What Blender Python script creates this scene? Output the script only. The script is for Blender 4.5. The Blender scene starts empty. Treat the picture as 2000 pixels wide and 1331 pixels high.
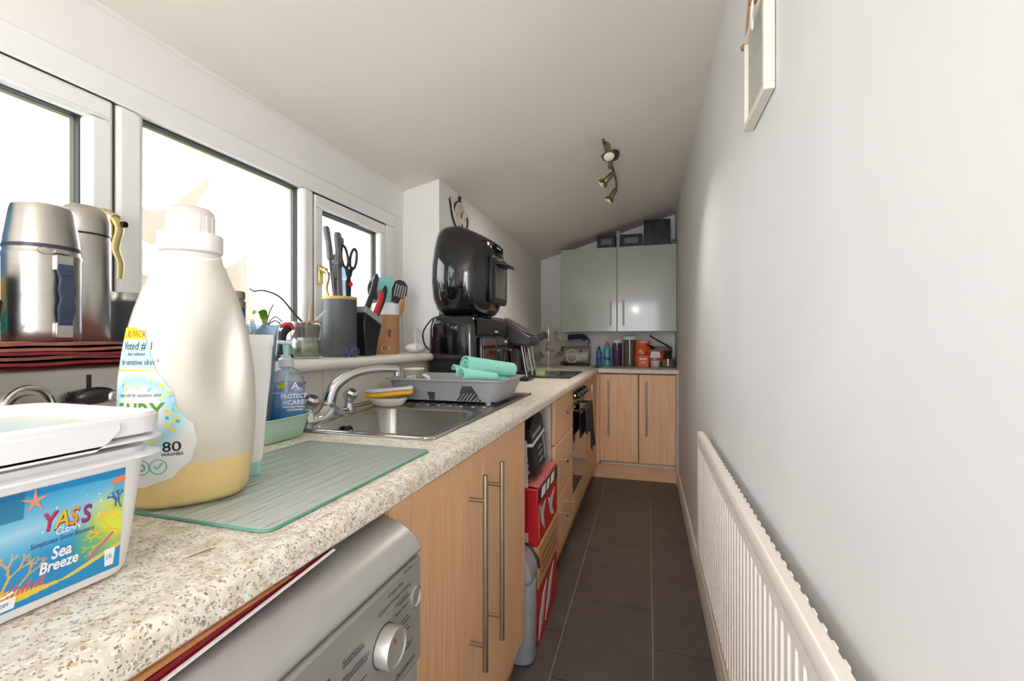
import bpy, bmesh, math, random
from mathutils import Vector, Matrix, noise
PI = math.pi
sc = bpy.context.scene
COL = sc.collection

# ---------------------------------------------------------------- camera, daylight, exposure
cam_d = bpy.data.cameras.new('camera'); cam = bpy.data.objects.new('camera', cam_d); COL.objects.link(cam)
cam_d.sensor_width = 36; cam_d.lens = 36 * 880 / 2000; cam_d.clip_start = 0.01
cam.location = (0, 0, 1.14); cam.rotation_euler = (PI / 2, 0, math.radians(16.699))
sc.camera = cam
sc.view_settings.view_transform = 'Standard'; sc.view_settings.look = 'None'
sc.view_settings.gamma = 1; sc.view_settings.use_curve_mapping = False
sc.view_settings.exposure = 0.44
sc.cycles.max_bounces = 10; sc.cycles.diffuse_bounces = 6; sc.cycles.transparent_max_bounces = 16
sc.cycles.use_denoising = True
sc.cycles.sample_clamp_indirect = 6

world = bpy.data.worlds.new('overcast_sky'); sc.world = world; world.use_nodes = True
wn = world.node_tree.nodes; wl = world.node_tree.links
bg = wn['Background']; bg.inputs['Color'].default_value = (0.94, 0.98, 1.04, 1); bg.inputs['Strength'].default_value = 5.2

def area(name, loc, rot, sx, sy, power, col=(1, 1, 1), portal=False):
    d = bpy.data.lights.new(name, 'AREA'); d.shape = 'RECTANGLE'; d.size = sx; d.size_y = sy; d.energy = power; d.color = col
    if portal: d.cycles.is_portal = True
    o = bpy.data.objects.new(name, d); COL.objects.link(o); o.location = loc; o.rotation_euler = rot
    return o
# sky portal in the window opening
area('window_portal', (-1.30, 1.08, 1.42), (0, -PI / 2, 0), 0.68, 1.78, 1, portal=True)
# soft fill light added out of view behind the camera
area('rear_fill_light', (-0.25, -1.36, 1.25), (PI / 2, 0, 0), 0.85, 1.7, 10, (1.0, 0.98, 0.95))
pl = bpy.data.lights.new('hall_bulb', 'POINT'); pl.energy = 5; pl.shadow_soft_size = 0.05; pl.color = (1, .9, .78)
plo = bpy.data.objects.new('hall_bulb', pl); COL.objects.link(plo); plo.location = (-0.217, -1.0, 1.74)

# ---------------------------------------------------------------- materials
def lin(c):
    return tuple((x / 255 / 12.92) if x <= 10.3 else (((x / 255) + .055) / 1.055) ** 2.4 for x in c)
MATS = {}
def _nodes(name):
    m = bpy.data.materials.new(name); m.use_nodes = True
    nt = m.node_tree
    return m, nt, nt.nodes['Principled BSDF'], nt.nodes['Material Output']
def mat(name, col, rough=.5, metal=0, var=.05, scale=25, bump=0, bscale=None, spec=.5, coat=0, stretch=None, sss=0):
    if name in MATS: return MATS[name]
    m, nt, b, out = _nodes(name)
    L = nt.links; c = lin(col)
    tc = nt.nodes.new('ShaderNodeTexCoord')
    src = tc.outputs['Object']
    if stretch:
        mp = nt.nodes.new('ShaderNodeMapping'); mp.inputs['Scale'].default_value = stretch
        L.new(src, mp.inputs['Vector']); src = mp.outputs['Vector']
    nz = nt.nodes.new('ShaderNodeTexNoise'); nz.inputs['Scale'].default_value = scale; nz.inputs['Detail'].default_value = 5
    L.new(src, nz.inputs['Vector'])
    r = nt.nodes.new('ShaderNodeValToRGB')
    r.color_ramp.elements[0].position = .3; r.color_ramp.elements[1].position = .7
    r.color_ramp.elements[0].color = (*[x * (1 - var) for x in c], 1)
    r.color_ramp.elements[1].color = (*[min(1, x * (1 + var)) for x in c], 1)
    L.new(nz.outputs['Fac'], r.inputs['Fac']); L.new(r.outputs['Color'], b.inputs['Base Color'])
    b.inputs['Roughness'].default_value = rough; b.inputs['Metallic'].default_value = metal
    b.inputs['Specular IOR Level'].default_value = spec; b.inputs['Coat Weight'].default_value = coat
    b.inputs['Coat Roughness'].default_value = .08
    if bump:
        n2 = nt.nodes.new('ShaderNodeTexNoise'); n2.inputs['Scale'].default_value = bscale or scale; n2.inputs['Detail'].default_value = 4
        L.new(src, n2.inputs['Vector'])
        bp = nt.nodes.new('ShaderNodeBump'); bp.inputs['Strength'].default_value = bump; bp.inputs['Distance'].default_value = .002
        L.new(n2.outputs['Fac'], bp.inputs['Height']); L.new(bp.outputs['Normal'], b.inputs['Normal'])
    MATS[name] = m
    return m
def clear(name, tint, gloss=.08, rough=.02, haze=0.0, hazecol=(230, 235, 235), trl=0.0):
    """thin clear plastic or glass: tinted transparency under a fresnel gloss, optionally milky"""
    if name in MATS: return MATS[name]
    m, nt, b, out = _nodes(name); L = nt.links
    tr = nt.nodes.new('ShaderNodeBsdfTransparent'); tr.inputs['Color'].default_value = (*lin(tint), 1)
    gl = nt.nodes.new('ShaderNodeBsdfGlossy'); gl.inputs['Roughness'].default_value = rough
    lw = nt.nodes.new('ShaderNodeLayerWeight'); lw.inputs['Blend'].default_value = .25
    mul = nt.nodes.new('ShaderNodeMath'); mul.operation = 'MULTIPLY_ADD'; mul.inputs[1].default_value = .5; mul.inputs[2].default_value = gloss
    L.new(lw.outputs['Fresnel'], mul.inputs[0])
    src = tr.outputs[0]
    if haze or trl:
        df = nt.nodes.new('ShaderNodeBsdfDiffuse'); df.inputs['Color'].default_value = (*lin(hazecol), 1)
        dsrc = df.outputs[0]
        if trl:
            t2 = nt.nodes.new('ShaderNodeBsdfTranslucent'); t2.inputs['Color'].default_value = (*lin(hazecol), 1)
            m0 = nt.nodes.new('ShaderNodeMixShader'); m0.inputs['Fac'].default_value = trl
            L.new(dsrc, m0.inputs[1]); L.new(t2.outputs[0], m0.inputs[2]); dsrc = m0.outputs[0]
        m1 = nt.nodes.new('ShaderNodeMixShader'); m1.inputs['Fac'].default_value = haze
        L.new(src, m1.inputs[1]); L.new(dsrc, m1.inputs[2]); src = m1.outputs[0]
    m2 = nt.nodes.new('ShaderNodeMixShader'); L.new(mul.outputs[0], m2.inputs['Fac'])
    L.new(src, m2.inputs[1]); L.new(gl.outputs[0], m2.inputs[2]); L.new(m2.outputs[0], out.inputs['Surface'])
    MATS[name] = m
    return m
def printed(name, rough=.35):
    """flat print: colours come from the mesh's own colour layer"""
    if name in MATS: return MATS[name]
    m, nt, b, out = _nodes(name)
    at = nt.nodes.new('ShaderNodeVertexColor'); at.layer_name = 'print'
    nt.links.new(at.outputs['Color'], b.inputs['Base Color']); b.inputs['Roughness'].default_value = rough
    MATS[name] = m
    return m
def worktop_mat():
    m, nt, b, out = _nodes('speckled_laminate'); L = nt.links; N = nt.nodes.new
    tc = N('ShaderNodeTexCoord')
    base = N('ShaderNodeTexNoise'); base.inputs['Scale'].default_value = 60; base.inputs['Detail'].default_value = 6
    L.new(tc.outputs['Object'], base.inputs['Vector'])
    r0 = N('ShaderNodeValToRGB')
    r0.color_ramp.elements[0].position = .35; r0.color_ramp.elements[0].color = (*lin((212, 200, 180)), 1)
    r0.color_ramp.elements[1].position = .62; r0.color_ramp.elements[1].color = (*lin((238, 232, 221)), 1)
    L.new(base.outputs['Fac'], r0.inputs['Fac'])
    col = r0.outputs['Color']
    # distorted coordinates make the chips irregular
    dn = N('ShaderNodeTexNoise'); dn.inputs['Scale'].default_value = 240; L.new(tc.outputs['Object'], dn.inputs['Vector'])
    mx = N('ShaderNodeVectorMath'); mx.operation = 'MULTIPLY_ADD'; mx.inputs[1].default_value = (.007,) * 3
    L.new(dn.outputs['Color'], mx.inputs[0]); L.new(tc.outputs['Object'], mx.inputs[2])
    for sc_, frac, thr, cc in ((170, .22, .42, (184, 166, 138)), (120, .12, .36, (204, 166, 132)), (270, .26, .40, (140, 122, 102)), (380, .22, .38, (72, 62, 54)), (210, .25, .45, (246, 242, 234))):
        v = N('ShaderNodeTexVoronoi'); v.inputs['Scale'].default_value = sc_; L.new(mx.outputs[0], v.inputs['Vector'])
        sx = N('ShaderNodeSeparateColor'); L.new(v.outputs['Color'], sx.inputs[0])
        a = N('ShaderNodeMath'); a.operation = 'LESS_THAN'; a.inputs[1].default_value = frac; L.new(sx.outputs[0], a.inputs[0])
        d = N('ShaderNodeMath'); d.operation = 'LESS_THAN'; d.inputs[1].default_value = thr; L.new(v.outputs['Distance'], d.inputs[0])
        p = N('ShaderNodeMath'); p.operation = 'MULTIPLY'; L.new(a.outputs[0], p.inputs[0]); L.new(d.outputs[0], p.inputs[1])
        p2 = N('ShaderNodeMath'); p2.operation = 'MULTIPLY'; p2.inputs[1].default_value = .75; L.new(p.outputs[0], p2.inputs[0])
        k = N('ShaderNodeMix'); k.data_type = 'RGBA'; L.new(p2.outputs[0], k.inputs['Factor']); L.new(col, k.inputs[6]); k.inputs[7].default_value = (*lin(cc), 1)
        col = k.outputs[2]
    L.new(col, b.inputs['Base Color']); b.inputs['Roughness'].default_value = .42
    MATS['worktop'] = m
    return m
def wood_mat(name, c1, c2, axis='z'):
    m, nt, b, out = _nodes(name); L = nt.links; N = nt.nodes.new
    tc = N('ShaderNodeTexCoord'); mp = N('ShaderNodeMapping')
    mp.inputs['Scale'].default_value = {'z': (55, 55, 2.2), 'y': (55, 2.2, 55), 'x': (2.2, 55, 55)}[axis]
    L.new(tc.outputs['Object'], mp.inputs['Vector'])
    n = N('ShaderNodeTexNoise'); n.inputs['Scale'].default_value = 1.6; n.inputs['Detail'].default_value = 7; n.inputs['Roughness'].default_value = .6
    L.new(mp.outputs['Vector'], n.inputs['Vector'])
    r = N('ShaderNodeValToRGB'); r.color_ramp.elements[0].position = .3; r.color_ramp.elements[1].position = .72
    r.color_ramp.elements[0].color = (*lin(c1), 1); r.color_ramp.elements[1].color = (*lin(c2), 1)
    L.new(n.outputs['Fac'], r.inputs['Fac']); L.new(r.outputs['Color'], b.inputs['Base Color'])
    b.inputs['Roughness'].default_value = .45
    MATS[name] = m
    return m

paint = mat('wall_paint', (233, 231, 228), .75, var=.015, scale=3, bump=.12, bscale=60)
paint_r = mat('right_wall_paint', (223, 223, 223), .75, var=.03, scale=2.6, bump=.12, bscale=60)
ceilp = mat('ceiling_paint', (232, 225, 216), .85, var=.02, scale=2, bump=.1, bscale=40)
upvc = mat('white_upvc', (236, 236, 234), .35, var=.012, scale=6)
sillm = mat('sill_gloss', (232, 226, 216), .35, var=.03, scale=8)
glaze = mat('white_wall_tile', (226, 221, 212), .25, var=.02, scale=5)
grout = mat('grout', (176, 168, 156), .9)
tilem = mat('slate_vinyl', (84, 75, 71), .42, var=.16, scale=9, bump=.25, bscale=120)
groutd = mat('floor_grout', (146, 137, 126), .9)
wt = worktop_mat()
beech = wood_mat('beech_laminate', (226, 172, 126), (246, 202, 158))
beechh = wood_mat('beech_laminate_flat', (214, 164, 124), (236, 192, 150), 'x')
carc = mat('carcass', (214, 205, 192), .6)
steel = mat('brushed_steel', (186, 182, 176), .28, 1, var=.05, scale=4, stretch=(1, 1, 60))
sinkm = mat('sink_steel', (176, 173, 168), .26, 1, var=.05, scale=6, stretch=(60, 1, 1))
chrome = mat('chrome', (214, 214, 216), .09, 1, var=.02)
handlem = mat('satin_nickel', (176, 166, 152), .32, 1, var=.04)
brass = mat('brass_lacquer', (222, 202, 146), .3, .75, var=.05)
blackp = mat('black_plastic', (26, 25, 26), .34, var=.1)
blackg = mat('black_gloss', (14, 14, 16), .1, var=.1, coat=.6)
greyp = mat('grey_plastic', (156, 157, 160), .4, var=.03)
whitep = mat('white_plastic', (238, 237, 238), .35, var=.012)
creamp = mat('cream_ceramic', (226, 220, 206), .2, var=.02)
ink = mat('black_ink', (28, 28, 30), .6)
winkm = mat('white_ink', (240, 240, 240), .6)
glassm = clear('window_glass', (250, 253, 252), .03, .0)

# ---------------------------------------------------------------- mesh helpers
BASE = {}
class MB:
    def __init__(s, M=None): s.v = []; s.f = []; s.M = M or Matrix()
    def add(s, vs, fs):
        o = len(s.v); s.v += [s.M @ Vector(p) for p in vs]; s.f += [tuple(i + o for i in q) for q in fs]; return s
    def box(s, x0, x1, y0, y1, z0, z1):
        return s.add([(x0, y0, z0), (x1, y0, z0), (x1, y1, z0), (x0, y1, z0), (x0, y0, z1), (x1, y0, z1), (x1, y1, z1), (x0, y1, z1)],
                     [(3, 2, 1, 0), (4, 5, 6, 7), (0, 1, 5, 4), (1, 2, 6, 5), (2, 3, 7, 6), (3, 0, 4, 7)])
    def loft(s, rings, cap0=True, cap1=True):
        n = len(rings[0]); vs = [p for r in rings for p in r]; fs = []
        for k in range(len(rings) - 1):
            for i in range(n):
                j = (i + 1) % n
                fs.append((k * n + i, k * n + j, (k + 1) * n + j, (k + 1) * n + i))
        if cap0: fs.append(tuple(range(n - 1, -1, -1)))
        if cap1: fs.append(tuple((len(rings) - 1) * n + i for i in range(n)))
        return s.add(vs, fs)
    def lathe(s, prof, cx=0, cy=0, n=32, cap0=True, cap1=True, sx=1, sy=1):
        return s.loft([[(cx + r * sx * math.cos(2 * PI * i / n), cy + r * sy * math.sin(2 * PI * i / n), z) for i in range(n)] for r, z in prof], cap0, cap1)
    def cyl(s, p0, p1, r0, r1=None, n=20, caps=True):
        p0, p1 = Vector(p0), Vector(p1); r1 = r0 if r1 is None else r1
        return s.tube([p0, p1], [r0, r1], n, caps)
    def tube(s, pts, r, n=10, caps=True, flat=1.0, up=None, closed=False):
        pts = [Vector(p) for p in pts]; rs = r if isinstance(r, (list, tuple)) else [r] * len(pts)
        rings = []; prev = None
        for i, p in enumerate(pts):
            a = pts[max(0, i - 1)]; b = pts[min(len(pts) - 1, i + 1)]
            if closed: a = pts[i - 1]; b = pts[(i + 1) % len(pts)]
            d = (b - a).normalized()
            if prev is None:
                u = Vector(up) if up else (Vector((0, 0, 1)) if abs(d.z) < .9 else Vector((1, 0, 0)))
                u = (u - d * u.dot(d)).normalized()
            else:
                u = (prev - d * prev.dot(d)).normalized()
            prev = u; w = d.cross(u)
            rings.append([p + (u * math.cos(2 * PI * k / n) * flat + w * math.sin(2 * PI * k / n)) * rs[i] for k in range(n)])
        if closed:
            rings.append(rings[0]); return s.loft(rings, False, False)
        return s.loft(rings, caps, caps)
    def sphere(s, c, r, n=16, m=10, sx=1, sy=1, sz=1):
        return s.loft([[(c[0] + r * sx * math.sin(PI * (k + .02) / (m + .04)) * math.cos(2 * PI * i / n), c[1] + r * sy * math.sin(PI * (k + .02) / (m + .04)) * math.sin(2 * PI * i / n), c[2] - r * sz * math.cos(PI * (k + .02) / (m + .04))) for i in range(n)] for k in range(m + 1)])
    def prism(s, pts, a, b, axis='x'):
        """outline in the two other axes, extruded from a to b"""
        g = {'x': lambda p, t: (t, p[0], p[1]), 'y': lambda p, t: (p[0], t, p[1]), 'z': lambda p, t: (p[0], p[1], t)}[axis]
        n = len(pts)
        ar = sum(pts[i][0] * pts[(i + 1) % n][1] - pts[(i + 1) % n][0] * pts[i][1] for i in range(n))
        if (ar < 0) != (axis == 'y'): pts = pts[::-1]
        return s.loft([[g(p, a) for p in pts], [g(p, b) for p in pts]])
    def grid(s, fn, nu, nv):
        vs = [fn(i / nu, j / nv) for j in range(nv + 1) for i in range(nu + 1)]
        return s.add(vs, [(j * (nu + 1) + i, j * (nu + 1) + i + 1, (j + 1) * (nu + 1) + i + 1, (j + 1) * (nu + 1) + i) for j in range(nv) for i in range(nu)])
    def sheet(s, fn, nu, nv, th):
        """thin double sided cloth-like sheet, offset by thickness along the normal"""
        P = [[Vector(fn(i / nu, j / nv)) for i in range(nu + 1)] for j in range(nv + 1)]
        off = []
        for j in range(nv + 1):
            row = []
            for i in range(nu + 1):
                du = P[j][min(nu, i + 1)] - P[j][max(0, i - 1)]; dv = P[min(nv, j + 1)][i] - P[max(0, j - 1)][i]
                row.append(P[j][i] - du.cross(dv).normalized() * th)
            off.append(row)
        n = (nu + 1) * (nv + 1); idx = lambda i, j: j * (nu + 1) + i
        vs = [p for r in P for p in r] + [p for r in off for p in r]; fs = []
        for j in range(nv):
            for i in range(nu):
                q = (idx(i, j), idx(i + 1, j), idx(i + 1, j + 1), idx(i, j + 1)); fs.append(q); fs.append(tuple(n + k for k in q[::-1]))
        for i in range(nu):
            fs.append((idx(i + 1, 0), idx(i, 0), n + idx(i, 0), n + idx(i + 1, 0))); fs.append((idx(i, nv), idx(i + 1, nv), n + idx(i + 1, nv), n + idx(i, nv)))
        for j in range(nv):
            fs.append((idx(0, j), idx(0, j + 1), n + idx(0, j + 1), n + idx(0, j))); fs.append((idx(nu, j + 1), idx(nu, j), n + idx(nu, j), n + idx(nu, j + 1)))
        return s.add(vs, fs)
    def obj(s, name, m, parent=None, label=None, bev=0, loc=None, seg=2, sharp=38, flat=False):
        if parent is not None: b = BASE[parent.name]
        elif loc is not None: b = Vector(loc)
        else:
            xs = [p.x for p in s.v]; ys = [p.y for p in s.v]; zs = [p.z for p in s.v]
            b = Vector(((min(xs) + max(xs)) / 2, (min(ys) + max(ys)) / 2, min(zs)))
        me = bpy.data.meshes.new(name); me.from_pydata([p - b for p in s.v], [], s.f)
        me.materials.append(m)
        bm = bmesh.new(); bm.from_mesh(me); bmesh.ops.remove_doubles(bm, verts=bm.verts, dist=1e-6)
        bmesh.ops.recalc_face_normals(bm, faces=bm.faces) if not flat else None
        bm.to_mesh(me); bm.free()
        me.shade_smooth() if hasattr(me, 'shade_smooth') else None
        me.set_sharp_from_angle(angle=math.radians(sharp))
        o = bpy.data.objects.new(name, me); COL.objects.link(o)
        if parent is not None: o.parent = parent
        else: o.location = b
        BASE[o.name] = b
        if label: o['label'] = label
        if bev:
            md = o.modifiers.new('bevel', 'BEVEL'); md.width = bev; md.segments = seg; md.limit_method = 'ANGLE'; md.angle_limit = math.radians(40)
        return o
def T(name, label, cat, loc, group=None):
    o = bpy.data.objects.new(name, None); COL.objects.link(o); o.location = loc; o.empty_display_size = .03
    o['label'] = label; o['category'] = cat
    if group: o['group'] = group
    BASE[o.name] = Vector(loc)
    return o
def tag(o, label, cat, group=None):
    o['label'] = label; o['category'] = cat
    if group: o['group'] = group
    return o
def struct(o):
    o['kind'] = 'structure'; return o
def box(x0, x1, y0, y1, z0, z1): return MB().box(x0, x1, y0, y1, z0, z1)
def rr(cx, cy, z, hx, hy, r, k=5):
    """rounded rectangle ring"""
    r = min(r, hx, hy); out = []
    for sx, sy, a0 in ((1, 1, 0), (-1, 1, PI / 2), (-1, -1, PI), (1, -1, 1.5 * PI)):
        for i in range(k + 1):
            a = a0 + PI / 2 * i / k
            out.append((cx + sx * (hx - r) + r * math.cos(a), cy + sy * (hy - r) + r * math.sin(a), z))
    return out
def rbox(cx, cy, z0, z1, hx, hy, r, e=.006, M=None):
    """box with rounded upright corners and softened top and bottom"""
    return MB(M).loft([rr(cx, cy, z0, hx - e, hy - e, max(.001, r - e)), rr(cx, cy, z0 + e * .3, hx - e * .3, hy - e * .3, r), rr(cx, cy, z0 + e, hx, hy, r),
                       rr(cx, cy, z1 - e, hx, hy, r), rr(cx, cy, z1 - e * .3, hx - e * .3, hy - e * .3, r), rr(cx, cy, z1, hx - e, hy - e, max(.001, r - e))])
def text2d(txt, size, shear=0, bold=0, align='LEFT', space=1.0, sx=1.0):
    cu = bpy.data.curves.new('lettering', 'FONT'); cu.body = txt; cu.size = size; cu.shear = shear; cu.offset = bold * size
    cu.align_x = align; cu.space_character = space; cu.resolution_u = 3
    ob = bpy.data.objects.new('lettering', cu); COL.objects.link(ob)
    dg = bpy.context.evaluated_depsgraph_get()
    me = bpy.data.meshes.new_from_object(ob.evaluated_get(dg))
    vs = [(v.co.x * sx, v.co.y) for v in me.vertices]; fs = [tuple(p.vertices) for p in me.polygons]
    bpy.data.objects.remove(ob); bpy.data.curves.remove(cu); bpy.data.meshes.remove(me)
    return vs, fs
def letter(txt, size, warp, m, parent, name='lettering', **kw):
    vs, fs = text2d(txt, size, **kw)
    if not vs: return None
    mb = MB(); mb.add([warp(a, b) for a, b in vs], fs)
    return mb.obj(name, m, parent, flat=True)
def painted(name, fn, nu, nv, colf, parent, m=None, loc=None, flat=True):
    mb = MB(); mb.grid(fn, nu, nv)
    b = BASE[parent.name] if parent is not None else Vector(loc)
    me = bpy.data.meshes.new(name); me.from_pydata([p - b for p in mb.v], [], mb.f)
    me.materials.append(m or printed('printed_label'))
    at = me.color_attributes.new('print', 'FLOAT_COLOR', 'POINT')
    k = 0
    for j in range(nv + 1):
        for i in range(nu + 1):
            at.data[k].color = (*lin(colf(i / nu, j / nv)), 1); k += 1
    me.shade_smooth()
    o = bpy.data.objects.new(name, me); COL.objects.link(o)
    if parent is not None: o.parent = parent
    else: o.location = b
    BASE[o.name] = b
    return o
def shape(pts, warp, m, parent, name):
    mb = MB(); mb.add([warp(a, b) for a, b in pts], [tuple(range(len(pts)))])
    return mb.obj(name, m, parent, flat=True)
def planeX(x, y, z, tilt=0.0): return lambda a, b: (x + b * tilt, y + a, z + b)
def planeYneg(x, y, z): return lambda a, b: (x + a, y, z + b)
def mix(a, b, t):
    t = max(0, min(1, t)); return tuple(p + (q - p) * t for p, q in zip(a, b))
def bez(p, n=16):
    """smooth curve through points (Catmull-Rom)"""
    p = [Vector(q) for q in p]; out = []
    for i in range(len(p) - 1):
        a = p[max(0, i - 1)]; b = p[i]; c = p[i + 1]; d = p[min(len(p) - 1, i + 2)]
        for k in range(n):
            t = k / n
            out.append(.5 * ((2 * b) + (c - a) * t + (2 * a - 5 * b + 4 * c - d) * t * t + (3 * b - a - 3 * c + d) * t ** 3))
    return out + [p[-1]]

# ================================================================ THE ROOM
YN, YF = -1.25, 4.33           # near and far walls
XR = 0.24                      # right wall
def zc(x, y):
    zl = 1.951 - .012 * max(0, y - 2.06); t = max(0, min(1, (y - 2.4) / 1.9)); zr = 2.215 + .07 * t * t
    return zl + (zr - zl) * (x + 1.0) / 1.24
floor = struct(box(-1.3, .34, YN - .1, YF + .1, -.05, -.004).obj('floor', groutd, loc=(0, 0, 0)))
random.seed(3)
for ci, (x0, x1) in enumerate(((-.988, -.6555), (-.651, -.3195), (-.315, .0175), (.022, .34))):
    y0 = (1.50 if ci in (0, 2) else 1.7475) - .495 * 6
    while y0 < YF + .05:
        a, b = max(y0, YN - .1), min(y0 + .4905, YF + .1)
        if b - a > .05:
            box(x0, x1, a, b, -.006, 0).obj('tile', tilem, floor, bev=.0012, seg=1)
        y0 += .495
struct(box(XR, XR + .1, YN - .1, YF + .1, 0, 2.55).obj('wall_right', paint_r, loc=(XR, 0, 0)))
struct(box(-1.45, XR, YF, YF + .1, 0, 2.55).obj('wall_back', paint, loc=(0, YF, 0)))
wl_ = MB()
wl_.box(-1.45, -1.0, 2.06, YF, 0, 2.3)                     # boxed out wall beyond the window
wall_far = struct(wl_.obj('wall_left', paint, loc=(-1.0, 2.06, 0)))
wall_low = struct(box(-1.45, -1.004, YN, 2.06, 0, 1.045).obj('wall_low', grout, loc=(-1.0, 0, 0)))
y = 1.218 - .155 * 9
while y < 2.05:
    b = min(y + .152, 2.058)
    box(-1.006, -1.0, max(y, YN), b, .912, 1.044).obj('tile', glaze, wall_low, bev=.0015, seg=1)
    y += .155
# wall around the window
struct(box(-1.45, -1.2, YN, 2.06, 1.764, 2.3).obj('wall_above', paint, loc=(-1.2, 0, 1.764)))
struct(box(-1.45, -1.2, YN, .2, 1.045, 1.764).obj('wall_beside', paint, loc=(-1.2, 0, 1.045)))
struct(box(-1.45, -1.205, 1.972, 2.06, 1.045, 1.764).obj('wall_reveal', paint, loc=(-1.2, 2, 1.045)))
# unseen near wall, with an opening made for the rear fill light
nw = MB(); nw.box(-1.45, -.72, YN - .1, YN, 0, 2.5).box(.2, .34, YN - .1, YN, 0, 2.5).box(-.72, .2, YN - .1, YN, 2.0, 2.5)
struct(nw.obj('wall_near', paint, loc=(-.3, YN, 0)))
cm = MB(); cm.grid(lambda s, t: (-1.3 + 1.65 * s, YN - .1 + (YF + .2 - YN) * t, zc(-1.3 + 1.65 * s, YN - .1 + (YF + .2 - YN) * t)), 6, 30)
cm.grid(lambda s, t: (.35 - 1.65 * s, YN - .1 + (YF + .2 - YN) * t, zc(.35 - 1.65 * s, YN - .1 + (YF + .2 - YN) * t) + .12), 6, 30)
cm.box(-1.3, .35, YF + .08, YF + .1, 1.9, 2.5).box(-1.3, .35, YN - .1, YN - .08, 1.9, 2.5)
struct(cm.obj('ceiling', ceilp, loc=(0, 0, 1.9), flat=True))
# soft filled joints where the plaster meets
struct(MB().tube([(-1.198, YN, zc(-1.2, 0) - .002), (-1.198, 2.06, zc(-1.2, 2) - .002)], .006, 6).obj('trim_1', paint))
# window sill with a rounded nose
prof = [(-1.204, 1.046), (-.972, 1.046)] + [(-.972 + .017 * math.cos(a), 1.063 + .017 * math.sin(a)) for a in [-PI / 2 + PI * i / 8 for i in range(9)]] + [(-1.204, 1.08)]
struct(MB().prism(prof, YN, 2.06, 'y').obj('trim_2', sillm, loc=(-1.1, 0, 1.045)))
# skirting on the right wall
sk = [(XR, 0), (XR - .016, 0), (XR - .016, .085), (XR - .009, .098), (XR, .1)]
struct(MB().prism(sk, YN, 3.80, 'y').obj('baseboard_right', mat('skirting_gloss', (214, 206, 194), .4), loc=(XR, 0, 0)))

# ---------------------------------------------------------------- window
win = bpy.data.objects.new('window_1', None); COL.objects.link(win); win.location = (-1.2, 1.08, 1.08); BASE['window_1'] = Vector((-1.2, 1.08, 1.08)); win['kind'] = 'structure'
fr = MB(); X0, X1 = -1.27, -1.2
fr.box(X0, X1, .2, 1.972, 1.7, 1.766).box(X0, X1, .2, 1.972, 1.078, 1.135).box(X0, X1, .2, .252, 1.135, 1.7).box(X0, X1, 1.9, 1.972, 1.135, 1.7)
fr.obj('frame', upvc, win, bev=.006)
box(X0, X1 + .004, .746, .812, 1.13, 1.702).obj('mullion', upvc, win, bev=.014)
box(X0, X1 + .004, 1.352, 1.406, 1.13, 1.702).obj('mullion', upvc, win, bev=.012)
seal = mat('rubber_gasket', (44, 46, 50), .6)
spacer = mat('glazing_spacer', (226, 218, 194), .35, .3)
def sash(y0, y1, z0, z1, wdt, x1):
    s = MB(); x0 = -1.262
    s.box(x0, x1, y0, y1, z1 - wdt, z1).box(x0, x1, y0, y1, z0, z0 + wdt).box(x0, x1, y0, y0 + wdt, z0 + wdt, z1 - wdt).box(x0, x1, y1 - wdt, y1, z0 + wdt, z1 - wdt)
    o = s.obj('sash', upvc, win, bev=.008)
    g = MB(); e = .004; x = x1 - .012
    for q in ((y0 - e, y1 + e, z1, z1 + e), (y0 - e, y1 + e, z0 - e, z0), (y0 - e, y0, z0, z1), (y1, y1 + e, z0, z1)): g.box(x0, x1 - .006, *q)
    g.obj('sash_seal', seal, win)
    return o
def pane(y0, y1, z0, z1):
    box(-1.247, -1.243, y0 - .012, y1 + .012, z0 - .012, z1 + .012).obj('pane', glassm, win)
    for nm, m, xa, xb, e in (('gasket', seal, -1.243, -1.226, .005), ('bead', spacer, -1.2615, -1.2475, .010)):
        g = MB()
        for q in ((y0, y1, z1 - e, z1), (y0, y1, z0, z0 + e), (y0, y0 + e, z0 + e, z1 - e), (y1 - e, y1, z0 + e, z1 - e)): g.box(xa, xb, *q)
        g.obj(nm, m, win)
sash(.257, .742, 1.14, 1.697, .048, -1.194); pane(.303, .696, 1.186, 1.651)
pane(.81, 1.354, 1.133, 1.702)
sash(1.411, 1.895, 1.14, 1.695, .046, -1.198); pane(1.455, 1.851, 1.184, 1.651)
def cockspur(y, z, nm, lab):
    h = T('window_handle', lab, 'handle', (-1.194, y, z))
    h_ = MB(); h_.box(-1.194, -1.182, y - .012, y + .012, z - .005, z + .07); h_.obj('backplate', brass, h, bev=.004)
    pts = bez([(-1.172, y + .004, z + .052), (-1.160, y + .010, z + .025), (-1.166, y + .006, z - .02), (-1.160, y + .012, z - .055), (-1.163, y + .012, z - .09)], 6)
    MB().tube(pts, [.014 - .006 * i / len(pts) for i in range(len(pts))], 10, flat=.55).obj('lever', brass, h)
    MB().tube([(-1.186, y, z + .055), (-1.165, y + .004, z + .045)], .012, 12).obj('pivot', brass, h)
    MB().cyl((-1.166, y + .012, z + .035), (-1.150, y + .016, z + .035), .007).obj('lock_button', mat('lock_dark', (70, 66, 62), .3, 1), h)
cockspur(.722, 1.372, 'h', 'brass lever window handle beside the steel flasks')
cockspur(1.428, 1.358, 'h', 'brass window handle half hidden behind the centre mullion')

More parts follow.
